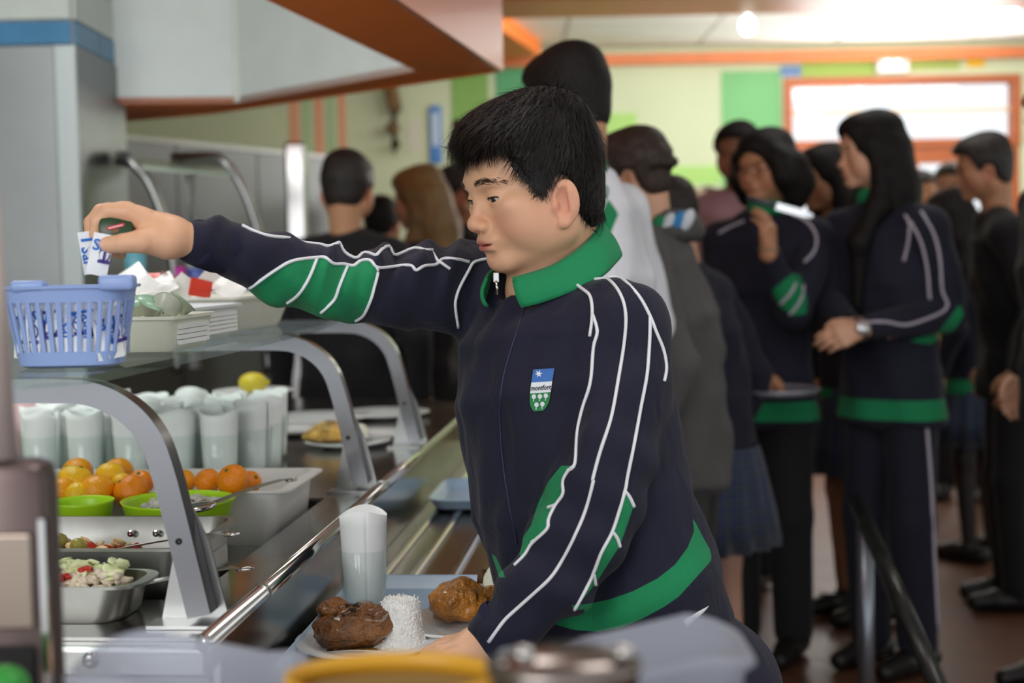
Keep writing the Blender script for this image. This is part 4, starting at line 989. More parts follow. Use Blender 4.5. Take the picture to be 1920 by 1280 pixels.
def face_color(V, skin, lip, blush):
    """pigment: lips and cheeks redder, from the local head coordinates"""
    x, y, z = V.T
    l = np.exp(-(((y) / .0155) ** 2 + ((z + .0565) / .0072) ** 2) ** 2) * (x > .075)
    c = np.exp(-(((np.abs(y) - .042) / .018) ** 2 + ((z + .036) / .020) ** 2)) * (x > .01) * .42
    e = np.exp(-(((np.abs(y) - .076) / .009) ** 2 + ((z + .022) / .03) ** 2)) * .6
    n = np.exp(-((y / .012) ** 2 + ((z + .03) / .012) ** 2)) * (x > .085) * .4
    c = np.maximum(np.maximum(c, e), n)[:, None]; l = l[:, None]
    col = np.array(skin)[:3] * (1 - c) + np.array(blush)[:3] * c; col = col * (1 - l) + np.array(lip)[:3] * l
    return np.concatenate([col, np.ones((len(V), 1))], 1)
def attr_mat(name, attr, rough, sss=0, bump=0, bscale=200, sheen=0, coat=0):
    if name in MATS: return MATS[name]
    m = mat(name, (1, 1, 1), rough, bump=bump, bscale=bscale, sss=sss, sheen=sheen, coat=coat); nt = m.node_tree
    a = nt.nodes.new('ShaderNodeAttribute'); a.attribute_name = attr; nt.links.new(a.outputs['Color'], nt.nodes['Principled BSDF'].inputs['Base Color']); return m
SKINM = attr_mat('skin', 'pigment', .48, sss=.12, bump=.04, bscale=320)
HAIRM = mat('hair_black', srgb(20, 16, 15), .55, spec=.3, var=.25, vscale=60, bump=.6, bscale=180, stretch=(1, 1, .25))
NAVYC = srgb(23, 24, 46); GREENC = srgb(20, 134, 84)
def cloth_mat(name, base, second=None, third=None, rough=.85):
    """base colour, second colour where attribute 'panel' > 0, weave and soft folds"""
    if name in MATS: return MATS[name]
    m = mat(name, base, rough, bump=.12, bscale=420, sheen=.06); nt = m.node_tree; b = nt.nodes['Principled BSDF']
    tc = [n for n in nt.nodes if n.type == 'TEX_COORD'][0]
    n2 = nt.nodes.new('ShaderNodeTexNoise'); n2.inputs['Scale'].default_value = 13; n2.inputs['Detail'].default_value = 3; n2.inputs['Distortion'].default_value = .6
    mp = nt.nodes.new('ShaderNodeMapping'); mp.inputs['Scale'].default_value = (1, 1, .45); nt.links.new(tc.outputs['Object'], mp.inputs[0]); nt.links.new(mp.outputs[0], n2.inputs['Vector'])
    b2 = nt.nodes.new('ShaderNodeBump'); b2.inputs['Strength'].default_value = .35; b2.inputs['Distance'].default_value = .03; nt.links.new(n2.outputs[0], b2.inputs['Height'])
    old = [n for n in nt.nodes if n.type == 'BUMP' and n != b2][0]; nt.links.new(old.outputs[0], b2.inputs['Normal']); nt.links.new(b2.outputs[0], b.inputs['Normal'])
    prev = None
    for at_, colr in (('panel', second), ('cuff', third)):
        if colr is None: continue
        a = nt.nodes.new('ShaderNodeAttribute'); a.attribute_name = at_
        gt = nt.nodes.new('ShaderNodeMath'); gt.operation = 'GREATER_THAN'; gt.inputs[1].default_value = 0; nt.links.new(a.outputs['Fac'], gt.inputs[0])
        mx = nt.nodes.new('ShaderNodeMix'); mx.data_type = 'RGBA'; nt.links.new(gt.outputs[0], mx.inputs[0])
        mx.inputs[7].default_value = colr
        if prev is None: mx.inputs[6].default_value = base
        else: nt.links.new(prev.outputs[2], mx.inputs[6])
        nt.links.new(mx.outputs[2], b.inputs['Base Color']); prev = mx
    return m
PIPING = mat('white_piping', srgb(232, 234, 240), .6)
# ------------------------------------------------------------------ hair strands: flat ribbons laid over the cap
def ribbons(roots, dirs, lens, wd, nseg=3, droop=.4, up=None, jitter=.15, curve_to=None, seed=0):
    rg = np.random.default_rng(seed); V = []; Fs = []
    n = len(roots)
    for i in range(n):
        p = np.array(roots[i]); d = np.array(dirs[i]) + rg.normal(0, jitter, 3); d /= np.linalg.norm(d) + 1e-9
        g = np.array([0, 0, -1.]) if curve_to is None else np.array(curve_to)
        L = lens[i] * rg.uniform(.75, 1.15); nrm = p / (np.linalg.norm(p) + 1e-9)
        sd = np.cross(d, nrm); sd /= np.linalg.norm(sd) + 1e-9
        b = len(V)
        for k in range(nseg + 1):
            w = wd * (1 - .85 * k / nseg)
            V.append(p - sd * w); V.append(p + sd * w)
            p = p + d * L / nseg; d = d + g * droop / nseg; d /= np.linalg.norm(d)
        for k in range(nseg): a = b + 2 * k; Fs.append((a, a + 1, a + 3, a + 2))
    return V, Fs
def place(V, M, o): return np.asarray(V) @ np.asarray(M).T + np.asarray(o)
HAIR_SIDE = [(.13, .060), (.0857, .062), (.0625, .049), (.047, .016), (.036, -.009), (.026, -.010), (.021, .006), (.009, .014), (-.008, .006), (-.0145, -.035), (-.028, -.052), (-.046, -.070), (-.066, -.066), (-.14, -.03), (-.14, .2), (.13, .2)]
def hair_vol(style, h, poly=HAIR_SIDE):
    zlo = {'short': -.10, 'curly': -.10, 'tousled': -.10, 'bob': -.14, 'long': -.46, 'mid': -.34}[style]
    v = Vol((-.15, -.13, zlo), (.13, .13, .16), h)
    v.ell((.003, 0, .031), (.0935, .080, .089))
    v.ell((-.030, 0, -.026), (.048, .058, .050), .02); v.ell((.050, 0, .066), (.050, .062, .040), .02); v.ell((-.022, 0, .075), (.055, .058, .040), .02)
    if style in ('short', 'curly', 'tousled'):
        if style != 'short':
            rg = np.random.default_rng(3); rb_ = .016 if style == 'curly' else .0115
            for _ in range(150 if style == 'curly' else 220):
                d = rg.normal(size=3); d /= np.linalg.norm(d); d[2] = abs(d[2]) * 1 - .2
                v.ell(np.array([-.002, 0, .031]) + d * np.array([.098, .08, .09]) * (.99 if style == 'curly' else .925), (rb_, rb_, rb_), .006)
        sd = poly_sd(v.ax[0][:, None, None], v.ax[2][None, None, :], poly)
        v.d = np.maximum(v.d, np.broadcast_to(sd, v.d.shape).astype(np.float32))
    elif style == 'bob':
        for s in (1, -1):
            v.chain([(.045, s * .072, .03), (.035, s * .086, -.03), (.02, s * .088, -.085)], [.030, .028, .018], .03)
            v.chain([(-.02, s * .075, .0), (-.03, s * .080, -.05), (-.02, s * .078, -.10)], [.045, .045, .03], .03)
        v.chain([(-.07, 0, .0), (-.085, 0, -.06), (-.075, 0, -.105)], [.05, .05, .03], .03)
        v.ell((.085, 0, -.035), (.060, .060, .085), .012, 'sub')
    else:
        L = -.42 if style == 'long' else -.30
        for s in (1, -1):
            v.chain([(.02, s * .060, .02), (.0, s * .070, -.06), (.02, s * .074, -.15), (.075, s * .078, -.24), (.085, s * .07, L)], [.026, .027, .030, .028, .014], .03)
            v.chain([(-.04, s * .045, 0), (-.055, s * .050, -.10), (-.06, s * .052, -.22), (-.065, s * .045, L + .02)], [.045, .045, .042, .02], .03)
        v.chain([(-.06, 0, 0), (-.075, 0, -.10), (-.085, 0, -.24), (-.09, 0, L)], [.045, .045, .042, .02], .03)
        v.ell((.085, 0, -.025), (.062, .056, .090), .012, 'sub')
        v.ell((.06, 0, -.17), (.085, .055, .12), .02, 'sub')
    return v
HAIRC = {}
def hair_mesh(style, h):
    if (style, h) not in HAIRC: HAIRC[(style, h)] = hair_vol(style, h).mesh()
    return HAIRC[(style, h)]
# ------------------------------------------------------------------ hand: palm, five fingers along given joints
def hand_vol(h, palm, fingers, thumb, extra=(), pad=.02):
    """palm: list of (a,b,ra,rb) cones; fingers: list of (joints, radii)"""
    P = np.array([p for c in palm for p in c[:2]] + [j for f in fingers for j in f[0]] + [j for j in thumb[0]])
    v = Vol(P.min(0) - pad - .015, P.max(0) + pad + .015, h)
    for a, b, ra, rb in palm: v.cone(a, b, ra, rb, .010)
    f = v.d.copy()
    for J, rr in fingers + [thumb]:
        w_ = Vol(v.lo, v.lo + (v.n - 1) * h, h)
        w_.chain(J, rr, .002)
        v.comb((slice(None),) * 3, w_.d[tuple(slice(0, k) for k in v.d.shape)], .0045, 'add')
    return v
def generic_hand(wrist, fwd, up, size=1.0, curl=.6, h=.0035, mirror=1):
    """relaxed hand; fwd: along the fingers, up: back of the hand"""
    B = basis(fwd, up); s = size
    tp = lambda x, y, z: np.array(wrist) + B @ (np.array([x, y * mirror, z]) * s)
    palm = [(tp(.0, .0, 0), tp(.075, .026, 0), .024 * s, .014 * s), (tp(.0, .0, 0), tp(.078, .008, .002), .024 * s, .014 * s), (tp(0, 0, 0), tp(.076, -.010, .001), .023 * s, .0135 * s), (tp(0, -.002, 0), tp(.068, -.027, -.002), .022 * s, .0125 * s)]
    fs = []
    for y, L, x0, r in ((.027, .068, .078, .0082), (.009, .076, .082, .0084), (-.010, .070, .079, .0080), (-.028, .055, .071, .0072)):
        J = [tp(x0 - .02, y * .9, 0)]; x, z, a = x0, 0, .15 * curl
        J.append(tp(x, y, z))
        for q in (.44, .31, .25):
            a += curl * .75; x += L * q * math.cos(a); z -= L * q * math.sin(a); J.append(tp(x, y, z))
        fs.append((J, [r * s * .95, r * s, r * s * .95, r * s * .86, r * s * .74]))
    th = ([tp(.018, .018, -.004), tp(.042, .042, -.014), tp(.066, .050, -.024), tp(.086, .046, -.032)], [.015 * s, .0115 * s, .0095 * s, .0075 * s])
    return hand_vol(h, palm, fs, th)
def join_meshes(parts):
    V = []; Q = []; n = 0; C = []
    for v, q, c in parts: V.append(v); Q.append(q + n); n += len(v); C.append(c)
    return np.concatenate(V), np.concatenate(Q), np.concatenate(C)
def flat_col(V, c): return np.tile(np.array([c[0], c[1], c[2], 1.0]), (len(V), 1))
def trace(bvh, px, dist=2.0, off=.0012, guess=None):
    """a point of the photographed seam found on the garment's surface"""
    r = ray(*px); r = r / np.linalg.norm(r)
    o = Vector((0, 0, CAMZ))
    hit = bvh.ray_cast(o, Vector(r), 10)
    if hit[0] is None:
        p = o + Vector(r) * (guess if guess else dist); hit = bvh.find_nearest(p)
    return np.array(hit[0] + hit[1] * off)
def dense(pts, n=5):
    return [np.array(p) for p in bez([(p[0], p[1], 0) for p in pts], n)]
def piping(bvh, lines, r, parent, name='piping', guess=1.8, m=None):
    for ln in lines:
        P = [trace(bvh, (q[0], q[1]), off=r * .35, guess=guess) for q in dense(ln)]
        Q = [P[0]]
        for p in P[1:]:
            if np.linalg.norm(p - Q[-1]) < .07: Q.append(p)
        if len(Q) < 2: continue
        A = np.array(Q)
        for _ in range(2): A[1:-1] = .25 * A[:-2] + .5 * A[1:-1] + .25 * A[2:]
        MB().tube(list(A), r, 6).build(name, m or PIPING, parent, True)
# ================================================================== THE BOY
S = at
boy = empty('person', at(1150, 1200, 1.76) * np.array([1, 1, 0]), 'schoolboy in navy tracksuit top with green collar reaching for a salt sachet', 'person')
Fb = np.array([-.72, -.69, 0]); Fb /= np.linalg.norm(Fb); Lb = np.cross((0, 0, 1), Fb)
# --- jacket
jl = S(330, 700, 1.5); lo = np.array([-.45, 1.42, .72]); hi = np.array([.30, 2.06, 1.37])
jk = Vol(lo, hi, .0042)
sec = [(1196, 1215, 1.76, .142, .110), (1140, 1105, 1.76, .156, .122), (1088, 930, 1.765, .150, .124), (1050, 730, 1.775, .150, .118), (1034, 630, 1.785, .138, .098), (1026, 565, 1.79, .080, .066)]
C = [S(*a[:3]) for a in sec]
for i in range(len(sec) - 1): jk.ecap(C[i], C[i + 1], sec[i][3:], sec[i + 1][3:], Lb, Fb, .012, .35)
sh = S(1026, 600, 1.79)
jk.cone(sh + Lb * .05 + np.array([0, 0, .004]), sh + Lb * .128 - np.array([0, 0, .012]), .050, .058, .03); jk.cone(sh - Lb * .05, S(890, 545, 1.885), .050, .062, .03)
# right sleeve reaching out
rs_ = [(892, 545, 1.885, .063), (800, 543, 1.83, .053), (690, 540, 1.765, .044), (600, 527, 1.71, .0405), (520, 504, 1.665, .0385), (450, 476, 1.62, .0325), (400, 460, 1.588, .0255), (368, 454, 1.568, .0235)]
RP = [S(*a[:3]) for a in rs_]
fold_px = [(640, 8, .008), (668, 10, -.006), (715, 12, .0095), (745, 9, -.008), (790, 15, .007), (826, 11, -.003), (850, 12, .006), (560, 16, .003), (515, 14, -.004), (470, 12, .006), (900, 14, -.005)]
FX = [(S(p, 540, 1.76)[0], w / 1510., a) for p, w, a in fold_px]
def fold(G, t):
    ax = np.interp(G[0], [p[0] for p in RP[::-1]], [p[2] for p in RP[::-1]])
    topw = np.clip(.45 + (G[2] - ax) / .05, 0, 1.2)
    d = 0
    for x, w, a in FX: d = d + a * np.exp(-((G[0] - x - .25 * (G[2] - ax - .04)) / w) ** 2)
    low = .0035 * np.sin(95 * (G[0] + .8 * (G[2] - ax))) * np.clip(-(G[2] - ax) / .05 + .3, 0, 1)
    return d * topw + low
jk.chain(RP, [a[3] for a in rs_], .012, fold)
# left sleeve down to the tray
ls_ = [(1162, 622, 1.705, .061), (1165, 730, 1.675, .058), (1138, 860, 1.635, .052), (1100, 980, 1.615, .0505), (1045, 1075, 1.605, .0485), (985, 1140, 1.60, .040), (945, 1172, 1.60, .031), (918, 1196, 1.60, .0255)]
LP = [S(*a[:3]) for a in ls_]
def fold2(G, t): return .0035 * np.sin(70 * (G[2] * 1.2 + G[0] * .6 + .4 * G[1])) * np.clip((1.12 - G[2]) / .12, 0, 1) + .002 * np.sin(47 * (G[2] - G[0]))
jk.chain(LP, [a[3] for a in ls_], .010, fold2)
# torso folds and the neck hole
nk = S(1012, 505, 1.79)
jk.ecap(nk - np.array([0, 0, .03]), nk + np.array([0, 0, .10]), (.050, .055), (.062, .066), Lb, Fb, .006, .3, 'sub')
X, Y, Z = (jk.ax[0][:, None, None], jk.ax[1][None, :, None], jk.ax[2][None, None, :])
cf = (X - C[3][0]) * Lb[0] + (Y - C[3][1]) * Lb[1]
jk.d += (.0032 * np.sin(62 * cf + 9 * np.sin(5 * Z) + 2) * np.clip((1.22 - Z) / .1, 0, 1) * np.clip((X + .16) / .05, 0, 1) + .0018 * np.sin(120 * cf - 30 * Z)).astype(np.float32) * np.clip((X + .20) / .05, 0, 1).astype(np.float32)
# open cuff and hem: cut flat
a = RP[-1] - RP[-2]; jk.half(RP[-1], a) if False else None
hemN = np.array([-.02, 0, -1.0])
V, Q = jk.mesh()
pj = proj(V)
def z8(L): return [(340 + x / 3.097, 380 + y / 3.097) for x, y in L]
def z2(L): return [(860 + x / 3.048, 480 + y / 3.048) for x, y in L]
def z3(L): return [(860 + x / 2.909, 840 + y / 2.909) for x, y in L]
pA = z8([(395, 495), (560, 380), (650, 335), (790, 318), (840, 320), (880, 355), (940, 355), (1000, 368), (1040, 338), (1100, 335), (1140, 395), (1110, 520), (1070, 620), (1015, 683)]) + [(668, 620), (600, 605), (540, 588), (490, 568), (455, 550)]
gl = z3([(635, 98), (600, 125), (570, 180), (572, 250), (530, 310), (490, 390), (485, 440), (400, 520), (365, 580), (335, 615), (330, 520), (395, 420), (430, 310), (490, 180), (560, 95)])
gr = z3([(905, 235), (930, 265), (955, 315), (880, 530), (745, 740), (650, 855), (625, 880), (680, 790), (730, 690), (780, 560), (840, 450)])
bd = z3([(515, 960), (620, 855), (700, 850), (820, 825), (950, 780), (1085, 710), (1180, 635), (1250, 540), (1285, 450), (1275, 380), (1245, 340), (1290, 400), (1330, 480), (1375, 560), (1380, 610), (1300, 700), (1200, 810), (1120, 865), (1000, 930), (880, 980), (760, 1000), (640, 992)])
bf = [(921, 1036), (930, 1044), (948, 1082), (936, 1082)]
dA = poly_sd(pj[:, 0], pj[:, 1], pA); armR = V[:, 0] < S(865, 500, 1.85)[0]
dA = np.where(armR, dA, 50)
def seg_d(P, pts):
    d = np.full(len(P), 9.); 
    for i in range(len(pts) - 1):
        a, b = pts[i], pts[i + 1]; ab = b - a; t = np.clip(((P - a) @ ab) / (ab @ ab), 0, 1); d = np.minimum(d, np.linalg.norm(P - a - t[:, None] * ab, axis=1))
    return d
dL = seg_d(V, LP[1:]); onL = dL < .068
dg1 = np.where(onL, poly_sd(pj[:, 0], pj[:, 1], gl), 50); dg2 = np.where(onL, poly_sd(pj[:, 0], pj[:, 1], gr), 50)
db = np.where((dL > .056) | (pj[:, 0] > 1095), poly_sd(pj[:, 0], pj[:, 1], bd), 50)
db2 = poly_sd(pj[:, 0], pj[:, 1], bf)
panel = -np.minimum(np.minimum(np.minimum(dA, dg1), np.minimum(dg2, db)), db2)
below = poly_sd(pj[:, 0], pj[:, 1], [(1040, 1176), (1090, 1188), (1160, 1182), (1245, 1140), (1285, 1105), (1330, 1058), (1345, 1300), (900, 1300), (990, 1220)])
JM = cloth_mat('tracksuit_navy', NAVYC, GREENC)
jo = mesh_obj('jacket', V, Q, JM, boy, True, {'panel': ('FLOAT', panel)})
bv = BVHTree.FromPolygons([tuple(x) for x in V], [tuple(q) for q in Q])
pr_ = .0021
top_line = [(453, 423), (495, 441), (540, 446), (585, 447), (614, 463), (647, 450), (663, 462), (679, 476), (705, 455), (727, 455), (740, 481), (773, 463), (805, 470), (840, 450), (876, 458), (895, 450)]
piping(bv, [top_line,
    z8([(395, 495), (470, 440), (560, 380), (650, 335), (790, 318), (840, 320), (880, 355), (940, 355), (1000, 368), (1040, 338), (1100, 335), (1130, 375), (1200, 375), (1330, 362), (1360, 395), (1410, 365), (1480, 360), (1520, 325), (1600, 328), (1670, 345)]),
    z8([(785, 325), (755, 400), (720, 470), (670, 540), (610, 580)]), z8([(965, 365), (920, 470), (900, 530), (880, 570), (810, 637)]), z8([(1130, 375), (1140, 400), (1120, 480), (1105, 540), (1075, 620), (1050, 660), (1010, 683)]),
    z8([(1785, 325), (1700, 345), (1670, 390), (1620, 480), (1600, 530), (1588, 600), (1607, 725)]),
    z2([(660, 155), (715, 195), (755, 235), (766, 340), (750, 460)]), z2([(766, 330), (795, 430), (770, 520), (755, 720), (715, 850), (680, 1000), (668, 1190), (625, 1225)]),
    z3([(635, 95), (600, 125), (570, 180), (572, 250), (530, 310), (490, 390), (485, 440), (400, 520), (365, 580), (305, 640)]),
    z2([(770, 75), (870, 145), (930, 230), (955, 340), (945, 500), (910, 720), (870, 930), (810, 1110), (765, 1280)]) + z3([(735, 180), (690, 350), (620, 510), (560, 620), (500, 710), (400, 800), (300, 890), (240, 950), (165, 1055)]),
    z2([(835, 0), (930, 120), (1030, 230), (1095, 350), (1130, 440), (1170, 540), (1185, 640), (1172, 715)]),
    z2([(1092, 350), (1090, 480), (1075, 680), (1040, 860), (1000, 1080), (960, 1275)]) + z3([(905, 235), (840, 450), (780, 560), (730, 690), (680, 790), (630, 880)]),
    z3([(905, 235), (930, 265), (955, 320)]), z3([(835, 455), (862, 490), (878, 538)]), z3([(735, 685), (745, 745)]), z3([(488, 325), (525, 312)]), z3([(400, 515), (412, 505)])], pr_, boy, 'piping', 1.72)
# cuffs: ribbed bands at both wrists
CUFF = mat('cuff_navy', srgb(30, 31, 58), .9)
def cuff(a, b, ra, rb, n=44):
    m = MB(); d = (b - a) / np.linalg.norm(b - a)
    B_ = basis(d, (0, .2, 1)); A = np.stack([B_[:, 1], B_[:, 2], B_[:, 0]], 1); L = np.linalg.norm(b - a)
    m.lathe([(ra, 0), (ra * 1.02, L * .3), (rb * 1.02, L * .8), (rb, L), (rb * .9, L), (rb * .88, L * .7)], a, n * 2, axis=A, wob=lambda t, z: .0011 * math.cos(n * t))
    return m.build('cuff', CUFF, boy, True)
cuff(RP[-3] * .35 + RP[-2] * .65, RP[-1] + (RP[-1] - RP[-2]) * .06, .0275, .0245)
cuff(LP[-2] * .9 + LP[-3] * .1, LP[-1] + (LP[-1] - LP[-2]) * .10, .0335, .0270)
# zip and puller
zl = [(985, 572), (968, 625), (948, 690), (939, 740), (938, 800), (945, 880), (958, 960), (970, 1020)]
piping(bv, [zl], .0014, boy, 'zip', 1.7, mat('zip_navy', srgb(44, 48, 76), .5, .2))
# crest: shield, upper blue with a star, white band with the school's word, lower green with trees
c0 = trace(bv, (1014, 731), off=0); 
hitn = bv.find_nearest(Vector(c0))[1]; nz = np.array(hitn); nz /= np.linalg.norm(nz)
ey = np.array(trace(bv, (1018, 700), off=0)) - np.array(trace(bv, (1010, 765), off=0)); ey -= nz * (ey @ nz); ey /= np.linalg.norm(ey); ex = np.cross(ey, nz)
kx = np.array(trace(bv, (1034, 733), off=0)) - np.array(trace(bv, (994, 733), off=0)); hw = max(np.linalg.norm(kx) / 2, .0135)
def onj(x, y, off):
    p = c0 + ex * x + ey * y + nz * .02; h_ = bv.ray_cast(Vector(p), Vector(-nz), .06)
    q = np.array(h_[0]) if h_[0] is not None else c0 + ex * x + ey * y
    return q + nz * off
Hh = .0265
def shield(x, y):            # half width at height y
    f = (Hh - y) / (2 * Hh); return hw * (1.0 - .10 * f if f < .62 else (1 - .062) * math.sqrt(max(0, 1 - ((f - .62) / .38) ** 2.2)))
def shield_band(f0, f1, off, m, sc=1.0, name='crest_field', slope=.0):
    V = []; Fs = []; n = 10; k = 8
    for j in range(k + 1):
        f = f0 + (f1 - f0) * j / k; y = Hh - 2 * Hh * f; w = shield(0, y) * sc
        for i in range(n + 1): x = -w + 2 * w * i / n; V.append(onj(x, y + slope * x, off))
    for j in range(k):
        for i in range(n): a = j * (n + 1) + i; Fs.append((a, a + n + 1, a + n + 2, a + 1))
    return mesh_obj(name, V, Fs, m, crest, True)
crest = shield_band.__globals__.setdefault('crest', None)
crest = bpy.data.objects.new('crest', None); COL.objects.link(crest); crest.parent = boy
shield_band(0, 1, .0010, mat('crest_edge', srgb(16, 14, 24), .8), 1.0, 'crest_border')
shield_band(.03, .32, .0016, mat('crest_blue', srgb(62, 112, 186), .7), .93, slope=.18)
shield_band(.32, .56, .0016, mat('crest_white', srgb(226, 232, 238), .7), .93, slope=.18)
shield_band(.56, .965, .0016, mat('crest_green', srgb(40, 132, 74), .7), .93, slope=.18)
Vt, Ft = text_mesh('montfort', .0068, True); sx = 2 * hw * .86 / (Vt[:, 0].max() - Vt[:, 0].min())
mesh_obj('crest_lettering', [onj(v[0] * sx, Hh - 2 * Hh * .45 + v[1] * 1.25 + v[0] * sx * .18, .0022) for v in Vt], Ft, mat('crest_ink', srgb(14, 14, 18), .8), crest)
Vs = [onj(-hw * .38 + (.0048 if i % 2 == 0 else .0019) * math.cos(i * math.pi / 6 + .3), Hh - 2 * Hh * .15 + (.0048 if i % 2 == 0 else .0019) * math.sin(i * math.pi / 6 + .3), .0022) for i in range(12)]
mesh_obj('crest_star', Vs, [tuple(range(12))], mat('crest_white', None), crest)
for tx, ty in ((-.52, .66), (.0, .64), (.50, .61), (-.22, .83), (.28, .80)):
    cx, cy = tx * hw, Hh - 2 * Hh * ty
    V_ = [onj(cx + .0026 * math.cos(a), cy + .0028 * math.sin(a), .0022) for a in np.linspace(0, 6.28, 13)[:-1]]
    n = len(V_); V_ += [onj(cx - .0005, cy - .0026, .0022), onj(cx - .0005, cy - .0058, .0022), onj(cx + .0005, cy - .0058, .0022), onj(cx + .0005, cy - .0026, .0022)]
    mesh_obj('crest_tree', V_, [tuple(range(n)), (n, n + 1, n + 2, n + 3)], mat('crest_white', None), crest)
# collar: stand-up band, open at the front
def col_ring(n=60):
    lo_, up_ = [], []
    cu = S(1024, 470, 1.79); cl_ = S(1036, 530, 1.785)
    for i in range(n + 1):
        a = R(-158 + 316 * i / n)           # 0 = nape, +-180 = front
        ca, sa = math.cos(a), math.sin(a)
        fr = (1 - ca) / 2                    # 0 back, 1 front
        pu = cu - Fb * ca * .0700 + Lb * sa * .0600 + np.array([0, 0, .048 - .083 * fr ** .9])
        plw = cl_ - Fb * ca * .0900 + Lb * sa * .0800 + np.array([0, 0, .042 - .072 * fr])
        if fr > .80: pu = pu + Fb * .020 * (fr - .80) / .2
        lo_.append(plw); up_.append(pu)
    return lo_, up_
lo_, up_ = col_ring()
Vc = []; m_ = 9
for i in range(len(lo_)):
    for j in range(m_):
        f = j / (m_ - 1); p = lo_[i] * (1 - f) + up_[i] * f
        c_ = S(1030, 505, 1.79); o_ = p - c_; o_[2] = 0; o_ /= np.linalg.norm(o_); Vc.append(p + o_ * (.006 * math.sin(math.pi * f) + .0022 * math.sin(i * .55 + 4 * f) * (1 - f)))
Fc = [(i * m_ + j, (i + 1) * m_ + j, (i + 1) * m_ + j + 1, i * m_ + j + 1) for i in range(len(lo_) - 1) for j in range(m_ - 1)]
co = mesh_obj('collar', Vc, Fc, cloth_mat('collar_green', GREENC), boy, True)
md = co.modifiers.new('thick', 'SOLIDIFY'); md.thickness = .0035; md.offset = 0
st = MB(); st.tube([Vc[i * m_ + m_ - 2] + (Vc[i * m_ + m_ - 2] - c_) * .022 for i in range(0, len(lo_))], .0006, 4); st.build('stitching', mat('stitch_green', srgb(14, 96, 60), .8), co)
zp = at(930, 527, 1.70); zn = bv.find_nearest(Vector(zp)); 
zpp = np.array(up_[-1] if proj(up_[-1])[0] < proj(up_[0])[0] else up_[0]) * .0 + at(930, 520, 1.685)
za = bpy.data.objects.new('zip_puller', None); COL.objects.link(za); za.parent = boy
MB().box(zpp + np.array([-.0035, -.002, -.006]), zpp + np.array([.0035, .002, .006]), bev=.001).build('slider', STEELP, za)
MB().tube([zpp + np.array([0, -.003, -.004]), zpp + np.array([.001, -.004, -.012]), zpp + np.array([.001, -.003, -.020])], .0017, 8).build('tab', STEELP, za, True)
# --- head
th, ph = R(11), R(25)
fw0 = np.array([-math.cos(ph), -math.sin(ph), 0]); lf = np.cross((0, 0, 1), fw0)
fw = fw0 * math.cos(th) + np.array([0, 0, -1]) * math.sin(th); upv = np.cross(fw, lf)
HM = np.stack([fw, lf, upv], 1); HO = S(1011, 349, 1.775); HS = 1.0
nke = HM.T @ (S(1018, 545, 1.795) - HO)
SK, LIPC, BLU = srgb(224, 174, 140), srgb(200, 106, 102), srgb(216, 140, 120)
Vh, Qh = head_vol(.0016, True, nke).mesh()
ch = face_color(Vh, SK, LIPC, BLU)
parts_ = [(place(Vh * HS, HM, HO), Qh, ch)]
# torso and legs under the clothes
core = Vol(np.array([-.30, 1.42, 0.03]), np.array([.32, 2.1, 1.28]), .010)
for i in range(len(sec) - 1): core.ecap(C[i], C[i + 1], (sec[i][3] - .022, sec[i][4] - .022), (sec[i + 1][3] - .02, sec[i + 1][4] - .02), Lb, Fb, .01, .3)
core.chain([p for p in RP[:-1]], [max(a[3] - .014, .013) for a in rs_[:-1]], .01); core.chain(LP[:-1], [max(a[3] - .018, .013) for a in ls_[:-1]], .01)
hipc = C[0]
legs = []
for s, fx in ((1, .02), (-1, -.02)):
    hp = hipc + Lb * s * .075 + np.array([.025, 0, -.04]); kn = hp + np.array([.02, .01, -.36]) + Lb * s * .01; an = np.array([kn[0] + .03, kn[1] + .01, .09])
    legs.append((hp, kn, an)); core.chain([hp, kn, an], [.07, .048, .034], .02)
Vb_, Qb_ = core.mesh(); parts_.append((Vb_, Qb_, flat_col(Vb_, SK)))
# --- right hand holding a capsule and two sachets
d0 = 1.545
H_ = lambda px, py, dz=0: S(px, py, d0 + dz)
palm = [(S(368, 454, 1.568), H_(318, 442, .005), .0195, .0195), (H_(318, 440, .005), H_(262, 408, -.002), .019, .0120), (H_(318, 442, .005), H_(258, 408, .018), .019, .0120), (H_(318, 444, .008), H_(256, 416, .036), .018, .0115), (H_(318, 448, .006), H_(262, 432, .046), .017, .0105), (H_(310, 452, -.006), H_(276, 452, -.012), .018, .0135), (H_(300, 440, .01), H_(262, 420, .02), .018, .013)]
fing = [([H_(268, 410, -.004), H_(238, 397, -.010), H_(203, 396, -.012), H_(183, 416, -.012), H_(178, 440, -.012)], [.0120, .0110, .0092, .0082, .0068]),
        ([H_(262, 410, .016), H_(230, 396, .014), H_(190, 398, .014), H_(172, 418, .012), H_(171, 444, .006)], [.0118, .0108, .0092, .0082, .0070]),
        ([H_(258, 418, .034), H_(226, 408, .036), H_(192, 424, .034), H_(186, 452, .026), H_(206, 468, .018)], [.0112, .0102, .0088, .0080, .0068]),
        ([H_(260, 432, .046), H_(236, 430, .048), H_(206, 446, .044), H_(208, 468, .030), H_(226, 476, .018)], [.0105, .0095, .0080, .0074, .0062])]
thumb = ([H_(300, 452, -.008), H_(266, 452, -.022), H_(232, 456, -.026), H_(203, 459, -.024)], [.0145, .0128, .0104, .0092])
hvv = hand_vol(.0013, palm, fing, thumb)
Vr, Qr = hvv.mesh(); parts_.append((Vr, Qr, flat_col(Vr, SK)))
